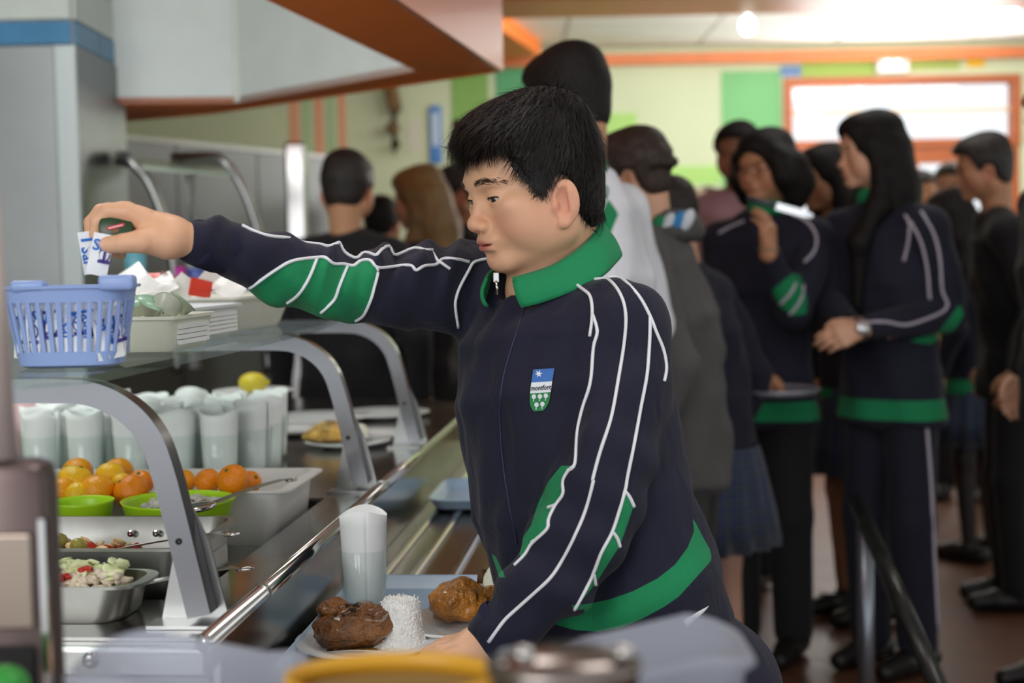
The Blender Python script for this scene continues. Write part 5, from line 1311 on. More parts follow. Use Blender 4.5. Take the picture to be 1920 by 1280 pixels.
# --- left hand under the near plate's rim
d1 = 1.60
K = lambda px, py, dz=0: S(px, py, d1 + dz)
palm2 = [(LP[-1], K(895, 1212, .0), .021, .021), (K(895, 1212), K(858, 1214, .028), .020, .0125), (K(895, 1212), K(852, 1216, .010), .020, .0125), (K(895, 1212), K(852, 1222, -.008), .020, .012), (K(895, 1214), K(858, 1230, -.024), .018, .011)]
fing2 = [([K(858, 1214, .028), K(835, 1212, .032), K(812, 1222, .034), K(800, 1236, .034)], [.0115, .0098, .0086, .0072]), ([K(852, 1216, .010), K(826, 1216, .012), K(802, 1226, .014), K(790, 1242, .014)], [.0118, .0100, .0088, .0074]),
         ([K(852, 1222, -.008), K(826, 1222, -.008), K(804, 1232, -.006), K(794, 1247, -.006)], [.0112, .0096, .0085, .0072]), ([K(858, 1230, -.024), K(838, 1232, -.026), K(818, 1242, -.024), K(808, 1254, -.022)], [.0100, .0088, .0078, .0066])]
thumb2 = ([K(890, 1208, .016), K(866, 1204, .040), K(842, 1206, .050), K(822, 1212, .054)], [.0140, .0118, .0098, .0084])
Vl, Ql = hand_vol(.0016, palm2, fing2, thumb2).mesh(); parts_.append((Vl, Ql, flat_col(Vl, SK)))
Vx, Qx, Cx = join_meshes(parts_)
body = mesh_obj('body', Vx, Qx, SKINM, boy, True, {'pigment': ('FLOAT_COLOR', Cx)})
# nails
NAIL = mat('nail', srgb(232, 186, 164), .25)
for J, rr, dx in ((thumb[0], .0092, 0),):
    p = J[-1]; q = J[-2]; ax = (p - q) / np.linalg.norm(p - q); cam_d = np.array([0, 0, CAMZ]) - p; cam_d /= np.linalg.norm(cam_d)
    nz_ = np.array([0, 0, .25]) + cam_d; nz_ -= ax * (nz_ @ ax); nz_ /= np.linalg.norm(nz_); sd_ = np.cross(ax, nz_)
    MB().ball(p + nz_ * rr * .66 + ax * .001, (.0068, .0056, .0030), 14, 8, np.stack([ax, sd_, nz_], 1)).build('nail', NAIL, body, True)
p, q = fing[3][0][-1], fing[3][0][-2]; ax = (p - q) / np.linalg.norm(p - q)
# --- eyes, lashes, brows
EYEW = mat('eye_white', srgb(196, 192, 190), .15); IRIS = mat('iris_brown', srgb(44, 30, 26), .08, coat=1); LASH = mat('lash', srgb(18, 14, 14), .6)
for s in (1, -1):
    c = np.array([.0708, s * .0305, -.0025]); e = MB().ball(place(c[None], HM, HO)[0], .0112, 20, 14).build('eye', EYEW, boy, True)
    gz = np.array([.93, .26 if s == 1 else .22, -.22]); gz /= np.linalg.norm(gz); gB = basis(gz); A = HM @ np.stack([gB[:, 1], gB[:, 2], gB[:, 0]], 1)
    ci = place((c + gz * .0082)[None], HM, HO)[0]
    MB().lathe([(.0001, .0034), (.0022, .0032), (.0042, .0022), (.0060, .0010), (.0063, 0)], ci, 22, axis=A).build('iris', IRIS, e, True)
    lp_ = []
    A2 = np.array(Matrix.Rotation(s * .12, 3, 'X') @ Matrix.Rotation(s * .30, 3, 'Z'))
    for t in np.linspace(-1, 1, 11):
        q_ = np.array([.0815, s * .0315, -.0035]) + A2 @ np.array([.0038 - .004 * t * t, .0122 * t, .0028 * math.sqrt(max(0, 1 - t * t * .9)) + .0002]); lp_.append(q_)
    hb = BVHTree.FromPolygons([tuple(x) for x in Vh], [tuple(q) for q in Qh]) if s == 1 else hb
    lp2 = []
    for q_ in lp_:
        h_ = hb.find_nearest(Vector(q_)); lp2.append(np.array(h_[0]) + np.array(h_[1]) * .0003)
    MB().tube(list(place(np.array(lp2), HM, HO)), .00095, 6).build('lash_line', LASH, boy, True)
    roots = []; dirs = []
    for i in range(150):
        t = RNG.uniform(0, 1); yy = s * (.014 + .036 * t); zz = .0150 + .006 * math.sin(math.pi * (.15 + t * .75)) + RNG.normal(0, .0015)
        h_ = hb.ray_cast(Vector((.14, yy, zz)), Vector((-1, 0, 0)))
        if h_[0] is None: continue
        roots.append(np.array(h_[0]) + np.array(h_[1]) * .0006); dirs.append((-.35 * t, s * 1.0, .35 - .75 * t))
    Vv, Ff = ribbons(roots, dirs, [.0065] * len(roots), .0004, 2, .05, jitter=.12, seed=s + 5)
    mesh_obj('eyebrow', place(Vv, HM, HO), Ff, mat('brow_hair', srgb(58, 44, 38), .6), boy, True)
# --- hair: cap and strands
hv_ = hair_vol('short', .0022)
Vc_, Qc_ = hv_.mesh()
Vn = Vc_ * (1 + .010 * np.sin(90 * Vc_[:, 1] + 30 * Vc_[:, 0])[:, None] * .3)
hair = mesh_obj('hair', place(Vn, HM, HO), Qc_, HAIRM, boy, True)
hb2 = BVHTree.FromPolygons([tuple(x) for x in Vc_], [tuple(q) for q in Qc_])
roots, dirs, lens = [], [], []
crown = np.array([-.05, .005, .105])
rg = np.random.default_rng(12)
n_try = 0
while len(roots) < 9000 and n_try < 40000:
    n_try += 1
    d = rg.normal(size=3); d /= np.linalg.norm(d)
    h_ = hb2.ray_cast(Vector(np.array([-.002, 0, .03]) + d * .3), Vector(-d), .4)
    if h_[0] is None: continue
    p = np.array(h_[0]); nrm = np.array(h_[1])
    sdv = poly_sd(p[0], p[2], HAIR_SIDE)
    if sdv > -.0015 and nrm @ d < .4: continue
    fl = p - crown; fl = fl / (np.linalg.norm(fl) + 1e-6) + np.array([.35 * (p[0] > -.02), 0, -.25]); fl = fl - nrm * (fl @ nrm); fl /= np.linalg.norm(fl) + 1e-9
    edge = max(0, 1 - abs(sdv) / .03)
    fl = fl + nrm * (.16 + .10 * rg.uniform()) ; roots.append(p - nrm * .0015); dirs.append(fl); lens.append(.017 + .010 * (p[2] > .03) + (.004 if p[0] > .06 else 0))
V1, F1 = ribbons(roots, dirs, lens, .00065, 3, .25, jitter=.13, seed=3)
# fringe and the edges over temple, sideburn and nape
roots, dirs, lens = [], [], []
for i in range(900):
    y = rg.uniform(-.062, .066); x = .0925 - .030 * (abs(y) / .066) ** 2 + rg.normal(0, .003); z = .067 + rg.normal(0, .006)
    h_ = hb2.find_nearest(Vector((x, y, z))); p = np.array(h_[0])
    roots.append(p + np.array(h_[1]) * rg.uniform(-.001, .003)); dirs.append((.28 + rg.normal(0, .1), .30 * y / .06 + rg.normal(0, .12), -1)); lens.append(rg.uniform(.014, .030) * (1.0 if y < .03 else .8))
for i in range(1000):
    s = 1 if i % 2 else -1; h_ = hb2.find_nearest(Vector((rg.uniform(.018, .066), s * .09, rg.uniform(.0, .05)))); p = np.array(h_[0])
    if abs(p[1]) < .05: continue
    roots.append(p + np.array([0, s * .0008, 0])); dirs.append((.10 + rg.normal(0, .12), s * .03, -1)); lens.append(rg.uniform(.008, .016))
for i in range(800):
    s = 1 if i % 2 else -1; t = rg.uniform(0, 1)
    x = .062 - .034 * t; z = .036 - .040 * t
    h_ = hb2.find_nearest(Vector((x, s * .075, z + .006))); p = np.array(h_[0])
    roots.append(p + np.array([0, s * .001, 0])); dirs.append((.18 + rg.normal(0, .12), s * .02, -1)); lens.append(rg.uniform(.010, .020))
for i in range(700):
    a = rg.uniform(-1.2, 1.2); h_ = hb2.find_nearest(Vector((-.10 * math.cos(a), .085 * math.sin(a), -.058))); p = np.array(h_[0])
    roots.append(p); dirs.append((-.1, 0, -1)); lens.append(rg.uniform(.008, .018))
V2, F2 = ribbons(roots, dirs, lens, .0008, 3, .18, jitter=.07, seed=4)
mesh_obj('strands', place(V1, HM, HO), F1, mat('strand_black', srgb(22, 18, 17), .5, spec=.3), hair, True)
mesh_obj('fringe', place(V2, HM, HO), F2, mat('strand_black', None), hair, True)
for nm in ('strands', 'fringe'): bpy.data.objects[nm]['kind'] = 'stuff'
# --- trousers with a white side stripe, shoes
tr = Vol(np.array([-.32, 1.40, .03]), np.array([.36, 2.14, .96]), .009)
tr.ecap(C[0] - np.array([0, 0, .05]), C[1] - np.array([0, 0, .02]), (.148, .118), (.150, .116), Lb, Fb, .01, .4)
for hp, kn, an in legs: tr.chain([hp, kn, an], [.094, .078, .064], .02)
Vt_, Qt_ = tr.mesh()
tro = mesh_obj('trousers', Vt_, Qt_, cloth_mat('trousers_navy', srgb(27, 27, 48)), boy, True)
bvt = BVHTree.FromPolygons([tuple(x) for x in Vt_], [tuple(q) for q in Qt_])
piping(bvt, [[(1331, 1108), (1318, 1135), (1300, 1152), (1280, 1168)]], .0062, boy, 'side_stripe', 1.75)
def shoe(an, f, L=.25, parent=None, m=None):
    v = Vol(np.array([an[0] - .2, an[1] - .2, -.005]), np.array([an[0] + .2, an[1] + .2, .14]), .008)
    f = np.array(f) / np.linalg.norm(f); b = np.array([an[0], an[1], 0])
    v.chain([b - f * L * .25 + np.array([0, 0, .04]), b + f * L * .3 + np.array([0, 0, .042]), b + f * L * .62 + np.array([0, 0, .032])], [.037, .040, .030], .01); v.cone(an + np.array([0, 0, -.02]), b + np.array([0, 0, .05]), .036, .038, .015)
    v.half((0, 0, .002), (0, 0, -1))
    Vs_, Qs_ = v.mesh(); return mesh_obj('shoe', Vs_, Qs_, m or mat('shoe_black', srgb(24, 22, 22), .4), parent, True)
for hp, kn, an in legs: shoe(an, Fb, .24, boy)
# --- what the hand holds
cc = H_(217, 424, -.018)
B_ = basis((np.array([0, 0, CAMZ]) - cc) * np.array([1, 1, .4]) + np.array([-.15, 0, .35]), (0, 0, 1)); A = np.stack([B_[:, 1], B_[:, 2], B_[:, 0]], 1)
cap_ = empty('oil_capsule', cc, 'small dark green-lidded oil capsule held between finger and thumb', 'capsule')
LID = mat('lid_green', srgb(38, 66, 38), .3, var=.15, vscale=30)
oil_dir = -(B_[:, 0])
MB().lathe([(.0001, -.0225), (.0105, -.022), (.0125, -.016), (.0158, -.001), (.0172, 0), (.0172, .0008), (.0001, .0008)], cc, 28, axis=A).build('cup', mat('oil_cup', srgb(196, 160, 20), .12, trans=.6), cap_, True)
MB().lathe([(.0001, .0018), (.0165, .0016), (.0176, .0008), (.0172, .0002)], cc, 28, axis=A).build('lid', LID, cap_, True)
tb = MB().lathe([(.0001, .0016), (.0052, .0014), (.0055, .0006), (.0001, .0004)], cc + A @ np.array([.002, .0185, 0]), 16, axis=A); tb.build('pull_tab', mat('tab_green', srgb(60, 108, 60), .35), cap_, True)
lab = MB()
g = lambda x, y, h=.0022: cc + A @ np.array([x, y, h])
lab.raw([g(-.010, -.003), g(-.0085, -.0052), g(.0085, -.001), g(.010, .0012), g(.0085, .0034), g(-.0085, -.0008)], [(0, 1, 2, 3, 4, 5)]); lab.build('label_band', mat('label_red', srgb(186, 40, 60), .4), cap_)
l2 = MB(); l2.raw([g(-.0075, -.0036, .0026), g(.0075, .0000, .0026), g(.0075, .0014, .0026), g(-.0075, -.0020, .0026)], [(0, 1, 2, 3)]); l2.build('label_print', mat('label_pink', srgb(236, 190, 190), .5), cap_)
l3 = MB(); l3.raw([g(-.004, -.0085, .0025), g(.003, -.0068, .0025), g(.0035, -.0030, .0025), g(-.0035, -.0046, .0025)], [(0, 1, 2, 3)]); l3.build('label_picture', mat('label_brown', srgb(120, 84, 50), .5), cap_)
sa = H_(186, 478, -.022); sachet(H_(173, 473, -.014), np.array([1, .25, .12]), np.array([.28, 0, 1]), .024, .046, 'white salt sachet held in the fingertips, further from the thumb', True, None, 3)
sachet(H_(188, 477, -.027), np.array([1, .1, -.22]), np.array([-.18, .05, 1]), .022, .045, 'white salt sachet held against the thumb, its logo showing', False, None, 4)
# ================================================================== THE PEOPLE IN THE QUEUE
SKINS = {'fair': srgb(222, 172, 142), 'mid': srgb(196, 142, 108), 'warm': srgb(206, 152, 116), 'dark': srgb(150, 104, 78)}
TOPS = {'navy': cloth_mat('uniform_navy', srgb(27, 28, 46), GREENC), 'black': cloth_mat('black_cloth', srgb(24, 23, 26)), 'white': cloth_mat('white_sweat', srgb(226, 228, 236), GREENC),
        'grey': cloth_mat('grey_coat', srgb(82, 80, 80)), 'mauve': cloth_mat('mauve_knit', srgb(176, 140, 148)), 'yellow': cloth_mat('yellow_cloth', srgb(214, 196, 120)), 'brown': cloth_mat('brown_cloth', srgb(120, 90, 76)), 'greydark': cloth_mat('charcoal_cloth', srgb(52, 51, 52))}
def hairmat(n, c): return mat('hair_' + n, srgb(*c), .45, var=.3, vscale=50, bump=.6, bscale=150, stretch=(1, 1, .2))
HM_ = {'black': HAIRM, 'brown': hairmat('brown', (52, 38, 32)), 'blond': hairmat('dark_blond', (134, 104, 62)), 'darkbrown': hairmat('darkbrown', (38, 30, 27))}
PLAID = None
def plaid_mat():
    m = mat('plaid_skirt', srgb(28, 44, 92), .85, sheen=.2); nt = m.node_tree; b = nt.nodes['Principled BSDF']
    tc = nt.nodes.new('ShaderNodeTexCoord'); prev = None
    for direction, sc, colr, th_ in (('X', 9, srgb(34, 62, 66), .2), ('Z', 9, srgb(34, 66, 60), .2), ('X', 18, srgb(96, 92, 96), .86), ('Z', 18, srgb(96, 92, 96), .86)):
        wv = nt.nodes.new('ShaderNodeTexWave'); wv.bands_direction = direction; wv.inputs['Scale'].default_value = sc; nt.links.new(tc.outputs['Object'], wv.inputs['Vector'])
        gt = nt.nodes.new('ShaderNodeMath'); gt.operation = 'GREATER_THAN'; gt.inputs[1].default_value = th_ if th_ > .5 else .6; nt.links.new(wv.outputs['Fac'], gt.inputs[0])
        mx = nt.nodes.new('ShaderNodeMix'); mx.data_type = 'RGBA'; ml = nt.nodes.new('ShaderNodeMath'); ml.operation = 'MULTIPLY'; ml.inputs[1].default_value = .45; nt.links.new(gt.outputs[0], ml.inputs[0]); nt.links.new(ml.outputs[0], mx.inputs[0]); mx.inputs[7].default_value = colr
        if prev is None: mx.inputs[6].default_value = srgb(28, 44, 92)
        else: nt.links.new(prev.outputs[2], mx.inputs[6])
        nt.links.new(mx.outputs[2], b.inputs['Base Color']); prev = mx
    return m
PLAID = plaid_mat()
EYED = mat('eye_dark', srgb(30, 24, 24), .15)
def person(label, px, pytop, d, yaw, hair='short', haircol='black', skin='warm', top='navy', bottom='trousers', bottomm=None, hs=1.06, body=None, head_yaw=None, pitch=6, arms=None, band=True, hb=.010, hh=.005, wide=1.0, legcol=None, eyes=True, hands=True, collar=None):
    """px, pytop: where the top of the hair stands at distance d; body: pixel column of the trunk when the person leans"""
    tp_ = at(px, pytop, d); H = tp_[2]; bx = tp_[:2] if body is None else at(body, 600, d)[:2]
    f = np.array([-math.sin(R(yaw)), math.cos(R(yaw)), 0]); l = np.cross((0, 0, 1), f)
    hy = yaw if head_yaw is None else head_yaw
    f2 = np.array([-math.sin(R(hy)), math.cos(R(hy)), 0]); l2 = np.cross((0, 0, 1), f2)
    ft_ = f2 * math.cos(R(pitch)) - np.array([0, 0, 1]) * math.sin(R(pitch)); M = np.stack([ft_, l2, np.cross(ft_, l2)], 1)
    B0 = np.array([bx[0], bx[1], 0.0]) - f * .02
    HO_ = np.array([tp_[0], tp_[1], H - .118 * hs]); zs = H - .288 * hs
    root = empty('person', (B0[0], B0[1], 0), label, 'person')
    P = lambda x, y, z: B0 + f * x + l * y + np.array([0, 0, z])
    q = H / 1.70; w = wide * q
    lean = (HO_ - B0) * np.array([1, 1, 0]); neck = P(0, 0, zs + .045) + lean * .75
    tr_ = [(P(0, 0, .50 * H), .158, .118), (P(0, 0, .59 * H), .150, .112), (P(0, 0, .70 * H) + lean * .25, .166, .122), (P(0, 0, zs - .055) + lean * .55, .160, .097), (P(0, 0, zs + .02) + lean * .68, .088, .066)]
    A_ = {}
    for s, k in ((1, 'L'), (-1, 'R')):
        sh_ = P(-.005, s * .158 * w, zs - .048) + lean * .55
        el, wr = P(-.03, s * .215 * w, zs - .30 * q), P(.04, s * .225 * w, zs - .53 * q)
        fd, up_ = (wr - el), l * s
        if arms and k in arms: el, wr, fd, up_ = [np.array(a, float) for a in arms[k]]
        A_[k] = (sh_, el, wr, fd / np.linalg.norm(fd), up_)
    allp = np.array([t[0] for t in tr_] + [v for a in A_.values() for v in a[:3]])
    lo, hi = allp.min(0) - .24, allp.max(0) + .24
    hips = [(P(0, s * .082, .49 * H), P(.015, s * .085, .275 * H), P(-.01, s * .085, .055 * H)) for s in (1, -1)]
    # skin
    HO0 = HO_
    nk_ = M.T @ ((P(0, 0, zs - .02) + lean * .6) - HO0) / hs
    Vh_, Qh_ = head_mesh(hh, False, tuple(nk_))
    Sk = SKINS[skin]
    pts = [(place(Vh_ * hs, M, HO0), Qh_, face_color(Vh_, Sk, srgb(178, 100, 94), srgb(210, 130, 106)))]
    cv = Vol(np.minimum(lo, [B0[0] - .3, B0[1] - .3, .02]), np.maximum(hi, [B0[0] + .3, B0[1] + .3, .5]), .016)
    for i in range(4): cv.ecap(tr_[i][0], tr_[i + 1][0], (tr_[i][1] * w - .03, tr_[i][2] * w - .03), (tr_[i + 1][1] * w - .03, tr_[i + 1][2] * w - .026), l, f, .01, .3)
    for a in A_.values(): cv.chain(a[:3], [.034, .027, .021], .01)
    for hp, kn, an in hips: cv.chain([hp, kn, an], [.066, .045, .030], .02)
    Vk, Qk = cv.mesh(); pts.append((Vk, Qk, flat_col(Vk, Sk if legcol is None else legcol) if bottom == 'skirt' else flat_col(Vk, Sk)))
    if legcol is not None:
        c_ = pts[-1][2]; c_[Vk[:, 2] > .5 * H] = tuple(Sk[:3]) + (1,)
    if hands:
        for k, a in A_.items():
            vv = generic_hand(a[2] - a[3] * .01, a[3], a[4], .98 * q, .5, .0045, 1 if k == 'R' else -1).mesh(); pts.append((vv[0], vv[1], flat_col(vv[0], Sk)))
    Vx, Qx, Cx = join_meshes(pts)
    mesh_obj('body', Vx, Qx, SKINM, root, True, {'pigment': ('FLOAT_COLOR', Cx)})
    if eyes:
        for s in (1, -1):
            c = place((np.array([.0742, s * .031, -.003]) * hs)[None], M, HO0)[0]; MB().ball(c, (.0105 * hs, .0105 * hs, .0078 * hs), 10, 8).build('eye', EYED, root, True)
            c = place((np.array([.0845, s * .032, .020]) * hs)[None], M, HO0)[0]; MB().ball(c, (.005, .018, .003), 10, 6, M).build('eyebrow', mat('brow_hair', None), root, True)
    # hair
    Vq, Qq = hair_mesh(hair, .006)
    mesh_obj('hair', place(Vq * hs, M, HO0), Qq, HM_[haircol], root, True)
    # top
    tv = Vol(lo, hi, hb)
    for i in range(4): tv.ecap(tr_[i][0], tr_[i + 1][0], (tr_[i][1] * w, tr_[i][2] * w), (tr_[i + 1][1] * w, tr_[i + 1][2] * w), l, f, .015, .35)
    tv.ecap(P(0, 0, .455 * H), P(0, 0, .54 * H), (.172 * w, .128 * w), (.160 * w, .120 * w), l, f, .01, .25)
    tv.cone(tr_[3][0] + l * .07, A_['L'][0], .070, .060 * q, .03); tv.cone(P(0, .04, zs + .012) + lean * .65, A_['L'][0] + np.array([0, 0, .012]), .045, .052 * q, .03); tv.cone(P(0, -.04, zs + .012) + lean * .65, A_['R'][0] + np.array([0, 0, .012]), .045, .052 * q, .03); tv.cone(tr_[3][0] - l * .07, A_['R'][0], .066, .060 * q, .03)
    for a in A_.values(): tv.chain([a[0], a[1], a[1] * .12 + a[2] * .88], [.062 * q, .052 * q, .036 * q], .012)
    fx = (tv.ax[0][:, None, None] - B0[0]) * l[0] + (tv.ax[1][None, :, None] - B0[1]) * l[1]
    tv.d += (.004 * np.sin(40 * fx + 22 * tv.ax[2][None, None, :]) + .003 * np.sin(31 * tv.ax[2][None, None, :] - 25 * fx + d)).astype(np.float32)
    V, Q = tv.mesh()
    zz_ = V[:, 2]; far = np.abs((V - B0) @ l)
    arm_d = np.minimum(seg_d(V, A_['L'][:3]), seg_d(V, A_['R'][:3]))
    pan_ = np.where(arm_d > .055, .030 - np.abs(zz_ - .475 * H), -1.0) if (band and top == 'navy') else -np.ones(len(V))
    jo_ = mesh_obj('top', V, Q, TOPS[top], root, True, {'panel': ('FLOAT', pan_)})
    if collar:
        MB().lathe([(.066, -.022), (.064, .0), (.060, .022), (.055, .022), (.058, 0), (.060, -.02)], neck + np.array([0, 0, .012]), 28, sx=1.02, sy=1.02, closed=True).build('collar', collar, root, True)
    # below the waist
    bm_ = bottomm or TOPS['black']
    if bottom == 'trousers':
        bv_ = Vol(np.array([B0[0] - .3, B0[1] - .3, .03]), np.array([B0[0] + .3, B0[1] + .3, .58 * H]), .012)
        bv_.ecap(P(0, 0, .46 * H), P(0, 0, .53 * H), (.148 * w, .110 * w), (.142 * w, .106 * w), l, f, .01, .4)
        for hp, kn, an in hips: bv_.chain([hp - np.array([0, 0, .03]) - l * np.sign((hp - B0) @ l) * .010, kn, an], [.082, .070, .062], .02)
        Vb, Qb = bv_.mesh(); tro_ = mesh_obj('trousers', Vb, Qb, bm_, root, True)
    else:
        n = 64; rings = []
        for fz, sc_, am in ((.50, .150, .0), (.455, .168, .004), (.38, .190, .012), (.315, .205, .018), (.317, .200, .018), (.455, .160, .004)):
            rings.append([tuple(P((sc_ * .80 + am * math.cos(16 * a)) * math.cos(a), (sc_ + am * math.cos(16 * a)) * math.sin(a), fz * H)) for a in np.linspace(0, 2 * math.pi, n + 1)[:-1]])
        loft(rings, None, False, False).build('skirt', bm_, root, True)
    for hp, kn, an in hips: shoe(an, f, .25 * q, root)
    return dict(root=root, V=V, Q=Q, P=P, M=M, HO=HO0, hs=hs, H=H, arms=A_, f=f, l=l, hips=hips)
PG = mat('piping_grey', srgb(196, 190, 204), .6); TRN = cloth_mat('trousers_dark', srgb(25, 25, 42)); BLK_ = TOPS['black']
GRC = cloth_mat('collar_green', GREENC)
# tall boy in white directly behind
tw_ = person('tall dark-haired boy in white sweatshirt seen from behind the reaching boy', 1070, 80, 3.12, 58, 'short', 'black', 'warm', 'white', bottomm=TRN, body=1098, hh=.004, collar=GRC, hs=1.10, wide=1.04, head_yaw=42, pitch=10)
pj_ = proj(tw_['V']); a = tw_['root'].children
for o in tw_['root'].children:
    if o.name.startswith('top'):
        o.data.attributes['panel'].data.foreach_set('value', (-poly_sd(pj_[:, 0], pj_[:, 1], [(1140, 372), (1160, 400), (1141, 448), (1120, 420)])).astype(np.float32))
bvw = BVHTree.FromPolygons([tuple(x) for x in tw_['V']], [tuple(q) for q in tw_['Q']])
piping(bvw, [[(1166, 303), (1146, 335), (1135, 372)], [(1124, 425), (1118, 448), (1118, 470)]], .003, tw_['root'], 'piping', 3.0, mat('piping_green', srgb(90, 150, 120), .7))
# boy in grey coat with patterned hood
gb = person('brown-haired boy in charcoal grey coat with a green and white hood lining', 1193, 237, 3.5, 72, 'tousled', 'brown', 'fair', 'grey', bottomm=TOPS['greydark'], body=1262, hh=.005, hs=1.0, wide=1.02)
c = at(1262, 425, 3.42); 
hm = MB(); hm.lathe([(.085, -.035), (.10, -.01), (.085, .03), (.062, .045), (.058, .03), (.07, -.01)], at(1248, 428, 3.53), 30, sx=1, sy=1.05, closed=True, wob=lambda a, z: .006 * math.sin(3 * a)); hm.build('hood', TOPS['grey'], gb['root'], True)
for px0, colr, nm in ((1232, srgb(30, 130, 84), 'green'), (1252, srgb(206, 214, 222), 'white'), (1270, srgb(50, 130, 190), 'blue'), (1288, srgb(206, 214, 222), 'white')):
    p = at(px0, 424 - (px0 - 1232) * .20, 3.435); MB().ball(p, (.016, .012, .030), 12, 8, Matrix.Rotation(.5, 3, 'Y')).build('hood_lining', mat('lining_' + nm, colr, .8), gb['root'], True)
# girl with long hair in front on the right
gd = 4.3
G = lambda x, y, dz=0: at(x, y, gd + dz)
arms = {'L': (G(1782, 588, -.12), G(1612, 618, -.26), (-1, -.25, -.25), (0.1, -.9, .4)), 'R': (G(1548, 570, .05), G(1600, 612, -.18), (.9, -.2, .1), (0, -.5, .85))}
gl_ = person('tall girl with very long black hair in tracksuit, arms folded, wristwatch showing', 1640, 206, gd, 128, 'long', 'black', 'fair', 'navy', bottomm=TRN, body=1662, head_yaw=92, pitch=2, arms=arms, hh=.004, hb=.008, hs=1.09, wide=1.02, collar=GRC)
bg = BVHTree.FromPolygons([tuple(x) for x in gl_['V']], [tuple(q) for q in gl_['Q']])
def z4(L): return [(1280 + x / 2.909, 180 + y / 2.909) for x, y in L]
piping(bg, [z4([(1215, 650), (1240, 700), (1230, 800), (1205, 900)]), z4([(1245, 685), (1300, 790), (1335, 930), (1345, 1060), (1350, 1110)]), z4([(1300, 630), (1370, 750), (1405, 900), (1415, 1060), (1445, 1130), (1420, 1175), (1330, 1215), (1210, 1250), (1100, 1230), (970, 1238)])], .0045, gl_['root'], 'piping', gd - .1, PG)
el_ = MB(); 
for o in gl_['root'].children:
    if o.name.startswith('top'):
        pq = proj(gl_['V']); pv = np.zeros(len(pq), np.float32); o.data.attributes['panel'].data.foreach_get('value', pv)
        e1_ = -poly_sd(pq[:, 0], pq[:, 1], [(1702, 640), (1760, 622), (1800, 570), (1808, 590), (1790, 618), (1745, 645)]) / 600; o.data.attributes['panel'].data.foreach_set('value', np.maximum(pv, e1_).astype(np.float32))
    if o.name.startswith('trousers'):
        me_ = o.data; off = np.array(gl_['root'].location); bt = BVHTree.FromPolygons([tuple(v.co + Vector(off)) for v in me_.vertices], [tuple(p.vertices) for p in me_.polygons])
        piping(bt, [[(1735, 768), (1742, 860), (1748, 960), (1752, 1060), (1758, 1180)]], .005, gl_['root'], 'side_stripe', gd - .05, PG)
        piping(bt, [[(1538, 798), (1537, 815), (1536, 828)]], .006, gl_['root'], 'pocket_zip', gd - .05, PG)
wp = gl_['arms']['L'][2]; wdn = gl_['arms']['L'][3]
wt = bpy.data.objects.new('wristwatch', None); COL.objects.link(wt); wt.parent = gl_['root']
Bw = basis(wdn); A3 = np.stack([Bw[:, 1], Bw[:, 2], Bw[:, 0]], 1)
MB().lathe([(.034, -.007), (.036, 0), (.034, .007), (.030, .007), (.030, -.007)], wp + wdn * -.002, 24, axis=A3, closed=True).build('strap', mat('watch_strap', srgb(150, 140, 140), .3, .8), wt, True)
fcn = np.array([0, -1, .25]); fcn /= np.linalg.norm(fcn); Bf = basis(fcn); A4 = np.stack([Bf[:, 1], Bf[:, 2], Bf[:, 0]], 1)
MB().lathe([(.0001, .007), (.018, .006), (.020, .003), (.020, -.004)], wp + fcn * .034, 24, axis=A4).build('dial', mat('watch_dial', srgb(210, 210, 214), .12, .6), wt, True)
# person with glasses raising a spoon
gd2 = 4.45
G2_ = lambda x, y, dz=0: at(x, y, gd2 + dz)
arms = {'L': (G2_(1492, 585, -.22), G2_(1441, 470, -.32), (-.05, -.15, 1), (.75, -.65, 0)), 'R': (G2_(1352, 640, -.02), G2_(1398, 700, -.20), (.8, -.45, -.1), (0, -.2, 1))}
gp_ = person('pupil with chin-length black hair and glasses raising cutlery to the mouth', 1442, 239, gd2, 152, 'bob', 'black', 'mid', 'navy', bottomm=TOPS['black'], body=1428, head_yaw=128, pitch=4, arms=arms, hh=.004, hs=1.06, hb=.008, collar=GRC)
for o in gp_['root'].children:
    if o.name.startswith('top'):
        pq = proj(gp_['V']); pv = np.zeros(len(pq), np.float32); o.data.attributes['panel'].data.foreach_get('value', pv)
        e1_ = -poly_sd(pq[:, 0], pq[:, 1], [(1446, 545), (1486, 512), (1500, 515), (1514, 560), (1512, 588), (1488, 592), (1462, 575)]) / 600; o.data.attributes['panel'].data.foreach_set('value', np.maximum(pv, e1_).astype(np.float32))
bg2 = BVHTree.FromPolygons([tuple(x) for x in gp_['V']], [tuple(q) for q in gp_['Q']])
piping(bg2, [[(1485, 402), (1512, 415), (1530, 440), (1528, 470), (1508, 492)], [(1347, 438), (1370, 425), (1395, 415)], [(1462, 570), (1482, 550), (1496, 520)], [(1480, 590), (1500, 565), (1507, 535)]], .0045, gp_['root'], 'piping', gd2 - .15, PG)
for s in (1, -1):
    c = place((np.array([.098, s * .033, -.004]) * 1.06)[None], gp_['M'], gp_['HO'])[0]; B3 = gp_['M']
    MB().tube([c + B3[:, 1] * .024 * math.cos(t) + B3[:, 2] * .019 * math.sin(t) for t in np.linspace(0, 6.28, 21)[:-1]], .0016, 6, closed=True).build('glasses_rim', mat('rim_brown', srgb(110, 84, 76), .4), gp_['root'], True)
    MB().tube([c + B3[:, 1] * s * .024, place((np.array([.0, s * .082, -.002]) * 1.06)[None], gp_['M'], gp_['HO'])[0]], .0014, 6).build('glasses_temple', mat('rim_brown', None), gp_['root'], True)
MB().tube([place((np.array([.100, y, .0]) * 1.06)[None], gp_['M'], gp_['HO'])[0] for y in (-.010, 0, .010)], .0014, 6).build('glasses_bridge', mat('rim_brown', None), gp_['root'], True)
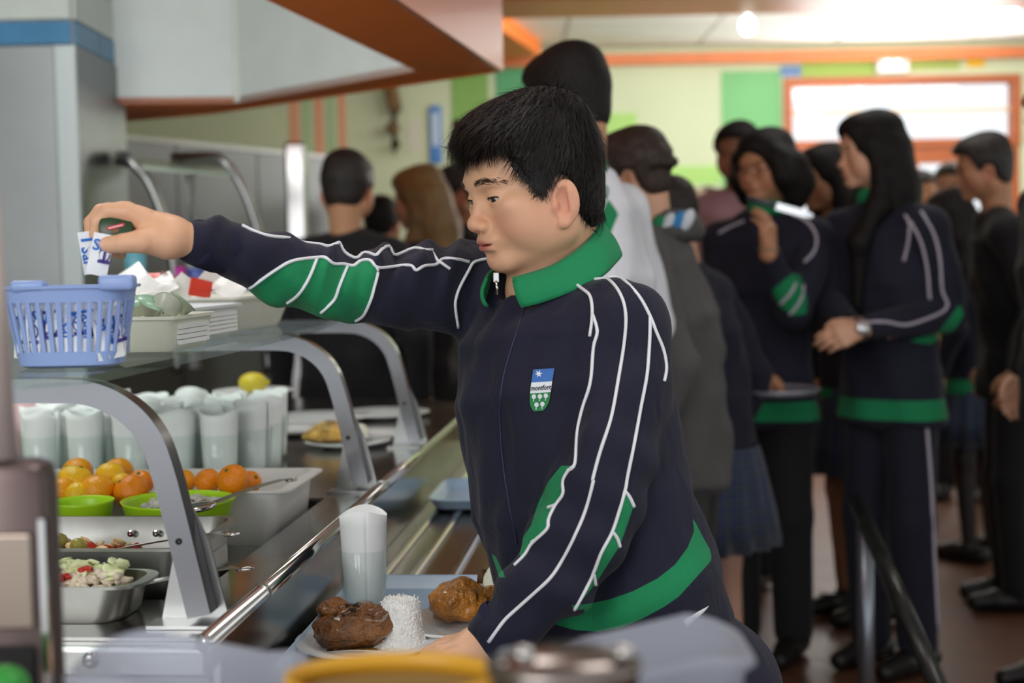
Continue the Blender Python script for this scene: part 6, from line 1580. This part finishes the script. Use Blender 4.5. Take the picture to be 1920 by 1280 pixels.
wp = gp_['arms']['L'][2]; MB().lathe([(.030, -.003), (.032, 0), (.030, .003), (.028, 0)], wp + np.array([0, 0, .005]), 20, closed=True).build('bracelet', mat('bracelet_band', srgb(160, 140, 120), .5), gp_['root'], True)
ka, kb = G2_(1400, 371, -.42), G2_(1524, 405, -.46)
kn_ = empty('knife', (ka + kb) / 2, 'silver table knife held level in the raised hand of the pupil with glasses', 'knife')
MB().tube([ka, ka * .55 + kb * .45], .0085, 10).build('handle', mat('knife_handle', srgb(70, 72, 84), .4), kn_, True)
MB().sweep([ka * .55 + kb * .45, ka * .1 + kb * .9, kb], [(-.0014, -.010), (.0014, -.010), (.0014, .010), (-.0014, .010)], scale=[1, 1, .5]).build('blade', mat('knife_blade', srgb(226, 228, 232), .25, .6), kn_)
tc_ = G2_(1450, 736, -.30)
tr2 = empty('round_tray', tc_, 'round grey tray held at the waist by the pupil with glasses', 'tray')
MB().lathe([(.001, 0), (.118, 0), (.135, .012), (.139, .012), (.121, -.004), (.001, -.004)], tc_, 40).build('dish', mat('tray_grey', srgb(150, 152, 164), .3, .4), tr2, True)
MB().tube([tc_ + np.array([.137 * math.cos(t), .137 * math.sin(t), .012]) for t in np.linspace(0, 6.28, 41)[:-1]], .003, 6, closed=True).build('rim', mat('tray_rim', srgb(190, 192, 204), .25, .5), tr2, True)
# the rest of the queue
person('curly black-haired pupil in a mauve top behind the one with glasses', 1385, 226, 5.4, 150, 'curly', 'black', 'dark', 'mauve', body=1372, hs=1.06)
person('dark-haired pupil in plaid skirt mostly hidden behind the long-haired girl', 1552, 268, 4.9, 112, 'mid', 'black', 'mid', 'navy', 'skirt', PLAID, body=1595, legcol=srgb(150, 100, 74))
person('girl with head bent in navy top and plaid skirt behind the grey coat', 1252, 330, 3.95, 50, 'short', 'darkbrown', 'fair', 'navy', 'skirt', PLAID, body=1322, hs=1.0, legcol=srgb(206, 160, 140))
person('girl with black hair and dark tights turned away at the right', 1785, 352, 5.85, 40, 'mid', 'black', 'fair', 'navy', 'skirt', PLAID, body=1826, hs=1.02, legcol=srgb(40, 30, 32), wide=1.08)
person('short-haired boy in black sweater in profile at the right', 1850, 247, 5.05, 82, 'short', 'darkbrown', 'mid', 'black', body=1888, hs=1.10, pitch=8)
person('tall pupil cut off by the right frame edge, only hair and shoulder showing', 1994, 148, 4.0, 95, 'short', 'brown', 'fair', 'black', hs=1.06)
person('small figure in a yellow top far off near the door', 1782, 303, 7.3, 150, 'short', 'darkbrown', 'mid', 'yellow', body=1800, hs=1.0)
person('dark-haired man in black jacket seen from the back beyond the counter', 648, 280, 4.7, -12, 'short', 'darkbrown', 'warm', 'black', hs=1.10, wide=1.12, head_yaw=-14, eyes=False)
person('woman with long dark blond hair facing left by the green wall', 790, 309, 5.4, 74, 'mid', 'blond', 'fair', 'black', hs=1.10)
person('dark-haired pupil facing left next to the blond woman', 868, 303, 6.0, 92, 'short', 'darkbrown', 'mid', 'black', hs=1.10)
person('small dark-haired pupil half hidden right of the man in black', 714, 366, 6.5, -20, 'short', 'black', 'mid', 'black', hs=1.06, eyes=False)
for k, (px, py, hc, tc2, lb) in enumerate(((1276, 346, 'brown', 'brown', 'far-off brown-haired pupil just right of the grey coat hood'), (1303, 354, 'blond', 'mauve', 'far-off fair-haired pupil in the middle of the distant cluster'), (1328, 350, 'brown', 'brown', 'far-off pupil at the right of the distant cluster'), (1725, 318, 'black', 'black', 'far-off dark-haired pupil in front of the door glass'))):
    person(lb, px, py, (8.5, 7.7, 9.0, 8.2)[k], 120 + 30 * k, 'short', hc, 'warm', tc2, hh=.008, hb=.016, hs=1.06, hands=True)
